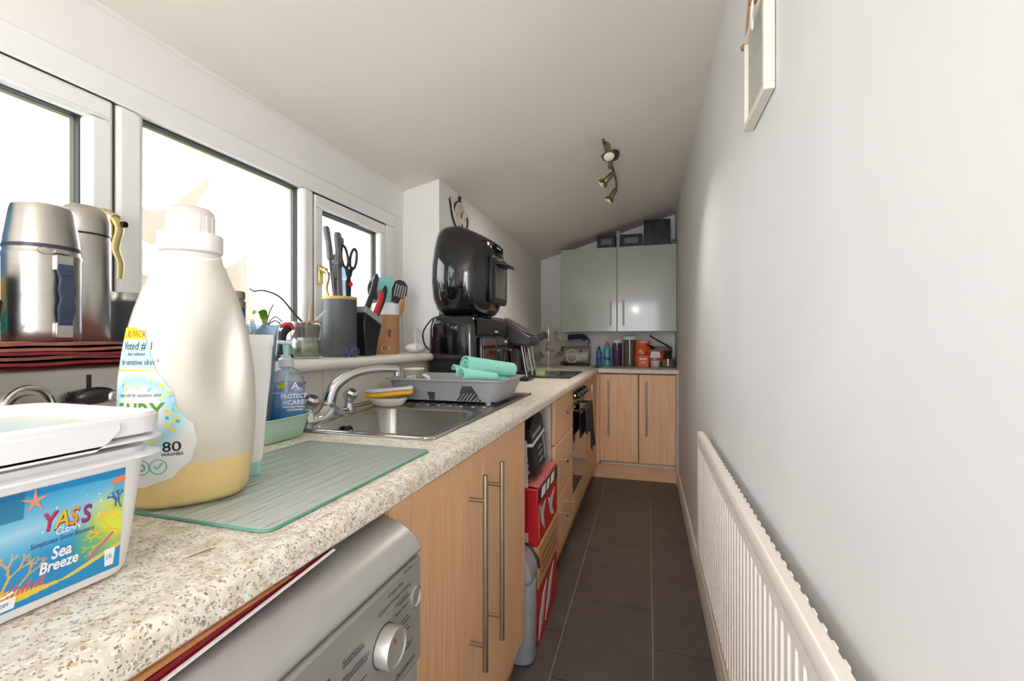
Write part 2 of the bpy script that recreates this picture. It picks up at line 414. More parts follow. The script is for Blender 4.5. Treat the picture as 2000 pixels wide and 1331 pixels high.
# ---------------------------------------------------------------- outdoors
struct(box(-14, -1.6, -12, 16, -.3, -.2).obj('ground', mat('patio', (206, 200, 190), .9, var=.1, scale=2)))
def drape(s, t):
    y = .95 + 1.0 * s + .05 * math.sin(5 * t); z = .55 + (1.03 - .16 * math.sin(PI * min(1, s * 1.05)) + .10 * s) * t
    return (-2.35 + .05 * math.sin(9 * s + 2 * t) + .03 * math.sin(17 * s), y + .35, z)
def clothm(name, c):
    m = mat(name, c, .9, var=.04, scale=4)
    nt = m.node_tree; b = nt.nodes['Principled BSDF']; out = nt.nodes['Material Output']
    tl = nt.nodes.new('ShaderNodeBsdfTranslucent'); mx = nt.nodes.new('ShaderNodeMixShader'); mx.inputs['Fac'].default_value = .5
    nt.links.new(b.inputs['Base Color'].links[0].from_socket, tl.inputs['Color'])
    nt.links.new(b.outputs[0], mx.inputs[1]); nt.links.new(tl.outputs[0], mx.inputs[2]); nt.links.new(mx.outputs[0], out.inputs['Surface'])
    return m
creamcloth = clothm('cream_cloth', (176, 160, 146))
tag(MB().sheet(drape, 24, 14, .004).obj('hanging_sheet', creamcloth), 'cream sheet hanging outside behind the blue flask', 'sheet')
def scrap(s, t):
    a = s * 2 - 1
    return (-2.6 + .04 * math.sin(6 * s), 1.52 + .62 * s, 2.04 - .30 * math.sin(PI * s) * (.6 + .4 * t) - .07 * t + .12 * a)
tag(MB().sheet(scrap, 20, 5, .004).obj('hanging_sheet', creamcloth), 'narrow cream cloth swag outside near the top of the centre pane', 'sheet')
tag(MB().sheet(lambda s, t: (-2.45 + .05 * math.sin(7 * s + t), 3.15 + .85 * s, 1.05 + (.72 - .25 * s) * t), 16, 8, .004).obj('hanging_sheet', clothm('pale_blue_cloth', (150, 168, 188))), 'pale blue sheet hanging outside the small right pane', 'sheet')
washl = mat('line_cord', (230, 226, 220), .8)
tag(MB().tube([(-2.63, -.4, 1.92), (-2.6, 1.52, 1.92), (-2.6, 2.14, 2.16), (-2.6, 4.2, 2.16)], .003, 6).obj('washing_line', washl), 'upper washing line outside carrying the cloth swag', 'line')
tag(MB().tube([(-2.35, -1.2, 1.63), (-2.35, 1.2, 1.6), (-2.35, 4.2, 1.66)], .003, 6).obj('washing_line', washl), 'lower washing line outside carrying the cream sheet', 'line')

# ---------------------------------------------------------------- worktops
FX = -.385
def nose(x):   # front edge profile of the laminate worktop
    r = .016
    return [(x - .06, .872), (x - .006, .872), (x, .878)] + [(x - r + r * math.cos(a), .91 - r + r * math.sin(a)) for a in [PI / 2 * i / 5 for i in range(6)]] + [(x - .06, .91)]
w = MB(); yb = YF - .002
w.prism(nose(FX), -.6, yb - .555, 'y')
w.box(-.998, FX - .06, -.6, .955, .872, .91).box(-.998, FX - .06, 1.862, yb, .872, .91)
w.box(-.998, -.945, .955, 1.862, .872, .91).box(-.49, FX - .06, .955, 1.862, .872, .91)
tag(w.obj('worktop', wt, loc=(-.7, 0, .872)), 'long speckled cream worktop under the window carrying the sink', 'worktop')
w = MB(); fy = 3.757
w.add([(a, fy - (b0 - FX), c) for a in (FX, XR - .002) for b0, c in nose(FX)], [])
n_ = len(nose(FX)); w2 = MB()
ring = [(fy - (b0 - FX), c) for b0, c in nose(FX)]
w2.prism(ring, FX + .0005, XR - .003, 'x'); w2.box(FX - .06 + .0605, XR - .003, fy + .06, yb, .872, .91)
tag(w2.obj('worktop', wt, loc=(-.07, fy, .872)), 'short speckled worktop along the far end wall', 'worktop')
tag(box(FX - .012, FX + .002, fy - .01, fy + .555, .9085, .9112).obj('joint_strip', mat('alu_strip', (196, 186, 170), .35, .7)), 'slim metal strip covering the worktop corner joint', 'strip')

# ---------------------------------------------------------------- base cabinets
DX = -.405
def barhandle(parent, p0, p1, off, posts, r=.006, m=None):
    """bar from p0 to p1, with posts at fractions back to the door"""
    p0, p1, off = Vector(p0), Vector(p1), Vector(off)
    h = MB().cyl(p0, p1, r, n=14).obj('handle', m or handlem, parent)
    for t in posts:
        q = p0.lerp(p1, t)
        MB().cyl(q, q + off, r * .8, n=10).obj('handle_post', m or handlem, h)
def cabinet(name, label, y0, y1, z0=.125, z1=.866):
    c = T(name, label, 'cabinet', (-.7, (y0 + y1) / 2, 0))
    s = MB(); s.box(-.985, DX - .02, y0, y0 + .018, .12, .87).box(-.985, DX - .02, y1 - .018, y1, .12, .87).box(-.985, DX - .02, y0, y1, .12, .138).box(-.99, -.985, y0, y1, .12, .87)
    s.obj('body', carc, c)
    return c
c = cabinet('sink_cabinet', 'beech sink cabinet with two doors and long bar handles', .657, 1.506)
for (a, b, hy) in ((.659, 1.088, .999), (1.091, 1.505, 1.125)):
    d = box(DX - .018, DX, a, b, .12, .862).obj('door', beech, c, bev=.002)
    barhandle(d, (DX + .040, hy, .355 if hy > 1.1 else .36), (DX + .040, hy, .822), (-.040, 0, 0), (.13, .87), .0068)
box(-.46, -.445, .657, 1.506, 0, .12).obj('plinth', beechh, c)
box(-.99, DX, .6532, .6568, 0, .87).obj('end_panel', beech, c, bev=.001)
c = cabinet('drawer_unit', 'beech three-drawer unit between the cardboard boxes and the oven', 2.037, 2.56)
for (a, b) in ((.655, .862), (.39, .651), (.125, .386)):
    d = box(DX - .018, DX, 2.039, 2.558, a, b).obj('drawer', beech, c, bev=.004)
    zz = (a + b) / 2 + .03
    barhandle(d, (DX + .034, 2.18, zz), (DX + .034, 2.40, zz), (-.034, 0, 0), (.12, .88), .0055, chrome)
box(-.46, -.445, 2.037, 2.56, 0, .12).obj('plinth', beechh, c)
c = cabinet('corner_cabinet', 'beech cabinet with one door next to the oven in the far corner', 3.122, 3.775)
d = box(DX - .018, DX, 3.124, 3.60, .125, .862).obj('door', beech, c, bev=.003)
barhandle(d, (DX + .034, 3.19, .50), (DX + .034, 3.19, .83), (-.034, 0, 0), (.12, .88), .0055, chrome)
box(DX - .018, DX, 3.603, 3.776, .125, .862).obj('filler_panel', beech, c, bev=.003)
box(-.46, -.445, 3.122, 3.81, 0, .12).obj('plinth', beechh, c)
# far end cabinet
c = T('base_cabinet', 'beech base cabinet with two doors under the far end worktop', 'cabinet', (-.07, 4.0, 0))
s = MB(); s.box(-.385, -.367, 3.80, 4.31, .12, .87).box(.214, .232, 3.80, 4.31, .12, .87).box(-.385, .232, 3.80, 4.31, .12, .138).box(-.385, .232, 4.30, 4.31, .12, .87); s.obj('body', carc, c)
for a, b, hx in ((-.372, -.070, -.302), (-.064, .216, -.006)):
    d = box(a, b, 3.780, 3.798, .15, .864).obj('door', beech, c, bev=.003)
    barhandle(d, (hx, 3.745, .375), (hx, 3.745, .815), (0, .036, 0), (.1, .9), .0065)
box(-.405, -.380, 3.777, 3.80, .125, .864).obj('corner_post', beech, c)
box(-.445, .218, 3.815, 3.83, 0, .148).obj('plinth', beechh, c)
box(.219, .238, 3.775, 4.3, 0, .871).obj('end_panel', mat('painted_batten', (196, 186, 172), .5), c)

# wall cabinet
gg = mat('sage_gloss', (166, 171, 162), .32, var=.02, coat=.7)
c = T('wall_cabinet', 'pale grey-green gloss wall cabinet with two doors on the far wall', 'cabinet', (-.25, 4.15, 1.217))
s = MB(); s.box(-.742, .236, 4.02, 4.325, 1.222, 1.945); s.obj('body', mat('cab_side', (160, 164, 152), .4), c)
for a, b, hx in ((-.744, -.252, -.305), (-.249, .237, -.197)):
    d = box(a, b, 4.0, 4.019, 1.217, 1.952).obj('door', gg, c, bev=.004, seg=3)
    barhandle(d, (hx, 3.968, 1.268), (hx, 3.968, 1.482), (0, .034, 0), (.1, .9), .006)

# ---------------------------------------------------------------- washing machine
silver = mat('silver_enamel', (176, 174, 170), .33, .35, var=.02)
silver2 = mat('silver_panel', (158, 156, 152), .4, .3, var=.02)
wm = T('washing_machine', 'silver front-loading washing machine under the worktop', 'washing machine', (-.62, .36, 0))
WX = -.345
b_ = MB(); prof = [(-.95, .03), (-.37, .03), (-.37, .79), (WX + .004, .795)] + [(WX + .004 - .075 * (1 - math.cos(a)), .80 + .05 * math.sin(a)) for a in [PI / 2 * i / 8 for i in range(9)]] + [(-.95, .85)]
box(-.95, -.372, .062, .648, .03, .80).obj('body', mat('washer_side', (136, 136, 136), .4, .3), wm, bev=.012)
tp = [(-.95, .80), (WX, .803)] + [(WX - .085 + .085 * math.cos(a), .803 + .05 * math.sin(a)) for a in [PI / 2 * i / 10 for i in range(11)]] + [(-.95, .853)]
MB().prism(tp, .058, .652, 'y').obj('top_cover', silver, wm, bev=.02, seg=4)
box(-.372, WX, .062, .648, .635, .80).obj('control_panel', silver2, wm, bev=.006)
box(-.372, WX - .004, .062, .648, .03, .632).obj('front_panel', silver, wm, bev=.01)
dr = MB(); M_ = Matrix.Translation((WX, .355, .36)) @ Matrix.Rotation(PI / 2, 4, 'Y')
dr = MB(M_); dr.lathe([(.21, -.01), (.21, .02), (.185, .035), (.15, .03), (.14, .005)], n=48, cap1=False); dr.obj('door_ring', chrome, wm)
dr = MB(M_); dr.lathe([(.145, .0), (.135, .02), (.08, .03), (.01, .032)], n=48); dr.obj('door_glass', blackg, wm)
KY, KZ = .541, .722
kn = MB(Matrix.Translation((WX, KY, KZ)) @ Matrix.Rotation(PI / 2, 4, 'Y'))
kn.lathe([(.0265, -.002), (.0265, .0175), (.0255, .0205), (.0225, .0205), (.0215, .019), (.001, .019)], n=48)
ko = kn.obj('programme_dial', mat('dial_silver', (186, 184, 178), .34, .6), wm)
MB(Matrix.Translation((WX + .0192, KY, KZ)) @ Matrix.Rotation(.35, 4, 'X')).box(0, .001, -.0014, .0014, .009, .018).obj('pointer', mat('dial_mark', (120, 86, 74), .5), ko)
rg = MB(Matrix.Translation((WX - .001, KY, KZ)) @ Matrix.Rotation(PI / 2, 4, 'Y')); rg.lathe([(.0282, 0), (.0282, .0018), (.001, .0018)], n=40); rg.obj('dial_recess', mat('recess_dark', (58, 57, 56), .5), wm)
dd = mat('display_dark', (52, 51, 52), .2)
box(WX - .002, WX + .001, .32, .430, .68, .757).obj('display', dd, wm, bev=.001)
pb = MB(Matrix.Translation((WX, .628, .742)) @ Matrix.Rotation(PI / 2, 4, 'Y')); pb.lathe([(.015, -.002), (.015, .0015), (.0125, .0025), (.011, .0005), (.001, .0005)], n=28, sx=1.15); pb.obj('power_button', mat('button_silver', (196, 194, 190), .25, .7), wm)
wp = lambda y, z: (lambda a, b: (WX + .0008, y - .022 + a, z + .006 + b))
gink = mat('grey_ink', (40, 39, 38), .6)
for t_, y_, z_, s_ in (('Cottons', .548, .762, .0085), ('Synthetics', .474, .748, .0095), ('Mixed Fabrics', .474, .728, .0095), ('Shirts', .482, .708, .0095), ('Dark Care', .476, .690, .0095), ('Freshen', .478, .672, .009),
                      ('Cotton Eco', .572, .775, .0085), ('Outdoor Clothing', .578, .763, .0075), ('Daily Quick', .590, .752, .0075), ('Super Short', .590, .738, .0075), ('Drum Clean', .594, .675, .009), ('Excellence', .592, .645, .0125)):
    letter(t_, s_, wp(y_, z_), gink, wm)
letter('Time Delay', .006, wp(.612, .788), gink, wm)
for y_, z_, l_ in ((.474, .746, .044), (.474, .726, .050), (.482, .706, .04), (.476, .688, .044), (.60, .750, .035), (.606, .722, .02), (.606, .716, .026), (.606, .708, .02), (.606, .702, .024), (.545, .655, .03), (.594, .673, .04)):
    box(WX, WX + .0007, y_ - .022, y_ - .022 + l_, z_ + .0051, z_ + .0057).obj('rule_line', gink, wm)
# things lying on the machine under the worktop
redt = mat('red_lacquer', (128, 14, 26), .3)
tr = T('serving_tray', 'dark red tray with a white rim stored on top of the washing machine', 'tray', (-.66, .27, .853))
ty = [(-.02, .8540), (.26, .8545), (.38, .862), (.49, .8700)]
def tband(lo, hi, x0, x1): return MB().prism([(y, z + lo) for y, z in ty] + [(y, min(.8718, z + hi)) for y, z in ty[::-1]], x0, x1, 'x')
tband(0, .0022, -.95, -.388).obj('tray_base', redt, tr)
tband(-.0004, .0016, -.3878, -.3845).obj('white_rim', whitep, tr)
tband(.0022, .0085, -.95, -.390).obj('red_side', redt, tr)
MB().prism([(-.05, .8660), (.22, .8660), (.34, .8695), (.42, .8714), (.42, .8718), (-.05, .8718)], -.93, -.3865, 'x').obj('wooden_board', wood_mat('thin_ply', (176, 112, 66), (200, 136, 86), 'y'))
tag(bpy.data.objects['wooden_board'], 'thin warped plywood board squeezed under the worktop edge', 'board')

# ================================================================ SINK AND TAP
sk_ = T('kitchen_sink', 'stainless steel inset sink with bowl and drainer', 'sink', (-.72, 1.41, .76))
SZ = .9135
def srr(x0, x1, y0, y1, z, r): return rr((x0 + x1) / 2, (y0 + y1) / 2, z, (x1 - x0) / 2, (y1 - y0) / 2, r, 6)
bx = (-.862, -.500, .968, 1.348)
m_ = MB()
m_.loft([srr(-.962, -.470, .930, 1.886, .9105, .02), srr(-.960, -.472, .932, 1.884, SZ, .02), srr(-.955, -.478, .938, 1.878, SZ + .0008, .02), srr(*bx[:2], bx[2], bx[3], SZ, .06),
         srr(bx[0] + .006, bx[1] - .006, bx[2] + .006, bx[3] - .006, SZ - .004, .06), srr(bx[0] + .014, bx[1] - .014, bx[2] + .014, bx[3] - .014, .80, .055),
         srr(bx[0] + .03, bx[1] - .03, bx[2] + .03, bx[3] - .03, .775, .05), srr(-.70, -.66, 1.14, 1.18, .77, .02)], False, True)
m_.obj('bowl', sinkm, sk_, sharp=50)
for i in range(9):
    xx = -.86 + i * .042
    rbox(xx, 1.62, SZ - .001, SZ + .0035, .007, .20, .006, .002).obj('drainer_ridge', sinkm, sk_)
rim_ = MB().tube([(a, b, SZ + .001) for a, b, c in srr(-.955, -.476, .937, 1.879, 0, .02)], .0028, 8, closed=True); rim_.obj('rim', chrome, sk_)
ov = MB(Matrix.Translation((-.845, 1.135, .872)) @ Matrix.Rotation(PI / 2, 4, 'Y')); ov.lathe([(.018, -.002), (.018, .004), (.013, .005), (.012, .001), (.001, .001)], n=24); oo = ov.obj('overflow', blackp, sk_)
ov = MB(Matrix.Translation((-.845, 1.135, .872)) @ Matrix.Rotation(PI / 2, 4, 'Y')); ov.lathe([(.006, .0), (.006, .007), (.001, .0075)], n=14); ov.obj('overflow_screw', chrome, oo)
MB().lathe([(.03, .771), (.03, .7735), (.02, .774), (.001, .772)], -.68, 1.16, 24).obj('plug_hole', chrome, sk_)

tp_ = T('mixer_tap', 'chrome kitchen mixer tap with two faceted knobs and a curved spout', 'tap', (-.912, 1.13, SZ))
b_ = MB(); N = 24; rings = []
for i in range(N + 1):
    t = i / N; yy = 1.028 + .204 * t; hgt = .018 + .030 * math.exp(-((t - .5) / .16) ** 2) + .012 * (math.exp(-(t / .09) ** 2) + math.exp(-((1 - t) / .09) ** 2))
    e = .55 + .45 * math.sin(PI * min(1, max(0, t * 1.0)) ) ** .4
    hw = .024 * e + .004
    rings.append([(-.912 + hw * math.cos(a) , yy, SZ + max(0, hgt * math.sin(a)) * 1.0) for a in [2 * PI * k / 20 for k in range(20)]])
b_.loft(rings); b_.obj('bridge_body', chrome, tp_, sharp=60)
sp = bez([(-.912, 1.13, SZ + .03), (-.908, 1.134, .97), (-.898, 1.148, 1.005), (-.872, 1.19, 1.036), (-.842, 1.245, 1.047), (-.815, 1.293, 1.046), (-.797, 1.325, 1.043)], 6)
MB().tube(sp, [.0215 - .008 * min(1, i / (len(sp) * .55)) for i in range(len(sp))], 18).obj('spout', chrome, tp_, sharp=60)
MB().cyl((-.797, 1.325, 1.051), (-.797, 1.325, 1.023), .0135, .0125, 18).obj('nozzle', chrome, tp_)
MB().lathe([(.0235, SZ + .028), (.0235, SZ + .04), (.02, SZ + .044)], -.912, 1.13, 24).obj('spout_collar', chrome, tp_)
for yy in (1.045, 1.218):
    ks = MB().lathe([(.017, SZ), (.0145, SZ + .012), (.012, SZ + .03), (.0125, SZ + .036)], -.905, yy, 18); ks.obj('valve_stem', chrome, tp_)
    kb = MB(Matrix.Translation((-.899, yy, SZ + .053)) @ Matrix.Rotation(.5, 4, 'Y')); kb.lathe([(.014, -.018), (.021, -.010), (.0235, 0), (.021, .011), (.016, .018), (.001, .019)], n=8); ko = kb.obj('knob', mat('knob_chrome', (204, 204, 206), .12, 1), tp_, sharp=10)
    kc = MB(Matrix.Translation((-.899, yy, SZ + .053)) @ Matrix.Rotation(.5, 4, 'Y')); kc.lathe([(.011, .0185), (.010, .0205), (.001, .021)], n=16); kc.obj('knob_cap', mat('cap_dark', (92, 90, 88), .3, .8), ko)

# ================================================================ HOB AND OVEN
hb = T('ceramic_hob', 'black glass ceramic hob set in the worktop near the far corner', 'hob', (-.70, 2.98, .9105))
rbox(-.70, 2.985, .9105, .916, .257, .30, .015, .002).obj('glass_top', blackg, hb)
for x_, y_, r_ in ((-.57, 2.82, .075), (-.57, 3.12, .095), (-.83, 2.82, .095), (-.83, 3.12, .075)):
    MB().tube([(x_ + r_ * math.cos(a), y_ + r_ * math.sin(a), .916) for a in [2 * PI * i / 40 for i in range(40)]], .0008, 6, closed=True).obj('cooking_ring', mat('ring_grey', (96, 96, 96), .5), hb)
ovn = T('built_under_oven', 'black glass built-under oven with towel rail and knobs', 'oven', (-.68, 2.84, .12))
box(-.96, DX - .02, 2.565, 3.118, .125, .868).obj('body', mat('oven_body', (60, 58, 56), .5), ovn)
box(DX - .02, DX, 2.563, 3.12, .762, .866).obj('control_panel', mat('oven_panel', (58, 44, 38), .18, coat=.5), ovn, bev=.002)
box(DX - .02, DX, 2.563, 3.12, .255, .757).obj('glass_door', blackg, ovn, bev=.003)
box(DX - .02, DX - .001, 2.563, 3.12, .125, .25).obj('base_panel', beech, ovn, bev=.003)
box(-.46, -.445, 2.56, 3.122, 0, .124).obj('plinth', beechh, ovn)
for i in range(4):
    yy = 2.66 + i * .12
    k_ = MB(Matrix.Translation((DX, yy, .815)) @ Matrix.Rotation(PI / 2, 4, 'Y')); k_.lathe([(.024, 0), (.024, .008), (.019, .012), (.018, .03), (.001, .031)], n=24); kk = k_.obj('knob', blackp, ovn)
    k_ = MB(Matrix.Translation((DX, yy, .815)) @ Matrix.Rotation(PI / 2, 4, 'Y')); k_.lathe([(.0255, 0), (.0255, .004), (.024, .004)], n=24, cap0=False, cap1=False); k_.obj('knob_ring', chrome, kk)
hd = MB().cyl((DX + .042, 2.60, .728), (DX + .042, 3.08, .728), .008, n=14).obj('towel_rail', blackp, ovn)
for yy in (2.63, 3.05): MB().cyl((DX, yy, .728), (DX + .042, yy, .728), .008, n=12).obj('rail_post', blackp, hd)
tw = mat('charcoal_towel', (52, 52, 55), .95, var=.12, scale=160, bump=.5, bscale=300)
t_ = T('tea_towel', 'charcoal towel folded over the oven rail', 'towel', (DX + .05, 2.84, .46))
def tow(y0, y1, z1, xo, lean):
    def fn(s, t):
        yy = y0 + (y1 - y0) * s
        q = t * 2 - 1
        wob = .006 * math.sin(s * 9 + t * 2) + .003 * math.sin(s * 21)
        if abs(q) < .14:
            a = q / .14 * PI / 2; return (DX + .042 + .0125 * math.sin(a) + 0, yy, .728 + .0125 * math.cos(a))
        d = (abs(q) - .14) / .86
        if q > 0: return (DX + .055 + (wob + xo) * d, yy + lean * d + .02 * math.sin(3 * s) * d, .728 - (.728 - z1) * d)
        return (DX + .0295 - .004 * d, yy, .728 - .17 * d)
    return MB().sheet(fn, 16, 40, .003)
tow(2.66, 2.80, .585, .006, .0).obj('back_fold', tw, t_, sharp=80)
tow(2.80, 3.02, .455, .014, .03).obj('front_fold', tw, t_, sharp=80)

# ================================================================ RADIATOR, PLAQUE, LAMP, CLOCK
radm = mat('radiator_enamel', (238, 230, 222), .4, var=.015)
rd = T('radiator', 'white ribbed panel radiator low on the right wall', 'radiator', (.21, 1.14, .287))
fl = []; y = .36; pitch = .0335
while y < 1.865:
    for a, dx in ((0, 0), (.0035, .0), (.0075, .0075), (.0165, .0075), (.0205, 0)): fl.append((y + a, .1885 + dx))
    y += pitch
y1_ = 1.888
ym = [(.34, .1885)] + fl + [(y1_, .1885)]
pm = MB(); zz = [(.287, .004), (.30, 0), (.335, 0), (.338, 1), (.728, 1), (.733, 0)]
rows = []
for z_, f_ in ((.287, 0), (.331, 0), (.337, 1), (.727, 1), (.733, 0), (.760, 0)):
    rows.append([(x_ if f_ == 1 else .1885, y_, z_) for y_, x_ in ym])
n_ = len(ym); pm.add([p for r in rows for p in r], [(k * n_ + i, (k + 1) * n_ + i, (k + 1) * n_ + i + 1, k * n_ + i + 1) for k in range(len(rows) - 1) for i in range(n_ - 1)])
pm.add([p for p in ((.196, .34, .287), (.196, y1_, .287), (.196, y1_, .76), (.196, .34, .76))], [(3, 2, 1, 0)])
pm.obj('ribbed_panel', radm, rd, sharp=25)
tr_ = [(.2105, .752), (.1885, .752), (.1865, .758), (.1865, .781), (.190, .787), (.207, .787), (.2105, .783)]
MB().prism(tr_, .338, y1_ + .002, 'y').obj('top_rail', radm, rd, bev=.002)
MB().prism([(.2105, .280), (.190, .280), (.187, .285), (.187, .300), (.2105, .300)], .338, y1_ + .002, 'y').obj('bottom_rail', radm, rd, bev=.002)
box(.1875, .2105, y1_ - .004, y1_ + .004, .283, .784).obj('end_cap', radm, rd, bev=.003)
box(.1965, .2105, .34, y1_ - .005, .302, .752).obj('back_panel', radm, rd)
for i in range(44):
    yy = .37 + i * .0335
    MB().box(.2085, .2114, yy, yy + .014, .775, .7866).obj('top_weld', radm, rd, bev=.001)
for yy in (.7, 1.6): box(.211, .2395, yy, yy + .03, .35, .72).obj('wall_bracket', mat('bracket', (150, 144, 136), .5), rd)

pq = T('hanging_plaque', 'cream framed grey wall plaque hung by twine high on the right wall', 'plaque', (.233, 1.08, 1.63))
y0, y1, z0, z1 = .985, 1.178, 1.632, 1.845
box(.226, .232, y0 + .01, y1 - .01, z0 + .01, z1 - .01).obj('grey_board', mat('plaque_grey', (176, 174, 166), .7, var=.1, scale=90, stretch=(1, 1, 5)), pq)
fm = mat('plaque_cream', (228, 222, 208), .5)
for q in ((y0, y1, z0, z0 + .014), (y0, y1, z1 - .014, z1), (y0, y0 + .014, z0 + .014, z1 - .014), (y1 - .014, y1, z0 + .014, z1 - .014)):
    box(.218, .2385, *q).obj('frame_rail', fm, pq, bev=.002)
for i in range(9):
    yy = y0 + .035 + .0
    box(.2254, .2262, y0 + .03 + .004 * (i % 3), y1 - .035 - .012 * (i % 2), z0 + .03 + i * .011, z0 + .0325 + i * .011).obj('text_line', mat('pale_script', (206, 204, 198), .7), pq)
twine = mat('jute_twine', (176, 130, 88), .95, bump=.6, bscale=400)
MB().tube([(.222, 1.172, 1.84), (.222, 1.12, 1.935), (.225, 1.082, 1.985), (.222, 1.04, 1.935), (.222, .992, 1.84)], .0028, 8).obj('twine', twine, pq)
MB().sphere((.219, 1.176, 1.832), .008, 12, 8).obj('bead', mat('wood_bead', (148, 104, 70), .6), pq)
MB().sphere((.214, 1.058, 1.858), .009, 12, 8).obj('bead', MATS['wood_bead'], pq)
MB().tube([(.214, 1.058, 1.9), (.212, 1.058, 1.85)], .003, 8).obj('twine', twine, pq)
wl2 = mat('wooden_leaf', (222, 226, 226), .6)
for dz, ry in ((0, .4), (-.028, -.3)):
    MB(Matrix.Translation((.211, 1.052, 1.835 + dz)) @ Matrix.Rotation(ry, 4, 'X')).sphere((0, 0, 0), .012, 12, 10, .28, .62, 1.55).obj('leaf_charm', wl2, pq)

# ceiling spotlight bar
nick = mat('antique_nickel', (150, 138, 112), .25, 1, var=.05)
LX = -.185
lz = lambda y: zc(LX, y)
lp = T('ceiling_spotlight', 'brushed metal three-head spotlight bar on the sloping ceiling', 'ceiling light', (LX, 2.42, lz(2.42)))
MB().lathe([(.048, lz(2.42) + .004), (.048, lz(2.42) - .014), (.040, lz(2.42) - .026), (.012, lz(2.42) - .03)], LX, 2.42, 28).obj('ceiling_rose', mat('rose_dark', (96, 84, 66), .25, 1), lp)
bp = bez([(LX - .012, 2.14, lz(2.14) - .045), (LX - .006, 2.28, lz(2.28) - .058), (LX, 2.42, lz(2.4) - .045), (LX + .016, 2.6, lz(2.6) - .07), (LX + .006, 2.80, lz(2.8) - .055)], 8)
MB().tube(bp, .0075, 10).obj('bar', nick, lp)
MB().lathe([(.013, lz(2.42) - .075), (.013, lz(2.42) - .02)], LX, 2.42, 16).obj('stem', nick, lp)
bulbm = mat('frosted_bulb', (236, 232, 222), .3)
for px, tip in (((LX + .002, 2.16, lz(2.16) - .05), (.15, -.35, -.9)), ((LX + .012, 2.50, lz(2.5) - .07), (-.75, .1, -.65)), ((LX + .012, 2.74, lz(2.74) - .075), (-.55, .05, -.83))):
    p = Vector(px); d = Vector(tip).normalized()
    q = p + d * .018
    sp_ = MB().tube([p, q, q + d * .045, q + d * .05, q + d * .066, q + d * .07], [.006, .015, .016, .024, .030, .029], 20).obj('spot_head', nick, lp)
    MB().tube([q + d * .069, q + d * .074, q + d * .078], [.025, .024, .012], 18).obj('bulb', bulbm, sp_)
    ld = bpy.data.lights.new('spot_bulb', 'SPOT'); ld.energy = 11; ld.spot_size = math.radians(122); ld.spot_blend = 1; ld.shadow_soft_size = .03; ld.color = (1, .93, .84)
    lo = bpy.data.objects.new('spot_bulb', ld); COL.objects.link(lo); lo.location = q + d * .09; lo.rotation_euler = (d + Vector((0, 0, -.55))).normalized().to_track_quat('-Z', 'Y').to_euler()

# teapot clock
ck = T('teapot_clock', 'white teapot-shaped wall clock above the tall black air fryer', 'clock', (-.999, 2.30, 1.75))
def mirror_shape():
    L = []
    body = []
    for i in range(40):
        a = 2 * PI * i / 40 - PI / 2
        rx = .078 + .008 * math.sin(a); ry = .098
        body.append((2.305 + rx * math.cos(a), 1.805 + ry * math.sin(a) * (1.0 if math.sin(a) > 0 else .62)))
    return body
edge = mat('clock_edge', (40, 32, 26), .6); face = mat('clock_white', (214, 206, 192), .6, var=.08, scale=30)
bo = mirror_shape()
MB().prism([(2.305 + (a - 2.305) * 1.07, 1.805 + (b - 1.805) * 1.06) for a, b in bo], -.998, -.990, 'x').obj('back_board', edge, ck)
MB().prism(bo, -.9895, -.986, 'x').obj('face', face, ck)
def strap(pts, r, nm, m, x): 
    MB().tube([(x, a, b) for a, b in pts], r, 8, flat=.4, up=(1, 0, 0)).obj(nm, m, ck)
spt = [(q.x, q.y) for q in bez([(2.262, 1.765, 0), (2.225, 1.80, 0), (2.203, 1.84, 0), (2.196, 1.868, 0), (2.18, 1.892, 0)], 6)]
strap(spt, .016, 'spout_edge', edge, -.994); strap(spt, .011, 'spout', face, -.9885)
hpt = [(q.x, q.y) for q in bez([(2.372, 1.845, 0), (2.415, 1.85, 0), (2.428, 1.81, 0), (2.405, 1.77, 0), (2.37, 1.755, 0)], 6)]
strap(hpt, .014, 'handle_edge', edge, -.994); strap(hpt, .008, 'handle', face, -.9885)
MB().prism([(2.285, 1.892), (2.325, 1.892), (2.316, 1.912), (2.308, 1.914), (2.318, 1.935), (2.292, 1.935), (2.302, 1.914), (2.294, 1.912)], -.998, -.988, 'x').obj('lid_knob', edge, ck)
for n, a in ((12, 0), (1, 30), (3, 90), (5, 150), (7, 210), (9, 270), (11, 330)):
    yy = 2.305 + .052 * math.sin(math.radians(a)); zz = 1.82 + .055 * math.cos(math.radians(a)) 
    letter(str(n), .026, lambda s, t, yy=yy, zz=zz: (-.9852, yy + s, zz + t - .009), edge, ck, 'numeral', align='CENTER', bold=.01)
MB(Matrix.Translation((-.984, 2.305, 1.82)) @ Matrix.Rotation(.35, 4, 'X')).box(0, .0012, -.0025, .0025, -.006, .034).obj('hour_hand', edge, ck)
MB(Matrix.Translation((-.983, 2.305, 1.82)) @ Matrix.Rotation(-.55, 4, 'X')).box(0, .0012, -.002, .002, -.006, .045).obj('minute_hand', edge, ck)
MB().cyl((-.985, 2.318, 1.775), (-.983, 2.318, 1.775), .010, n=14).obj('pendulum', edge, ck)

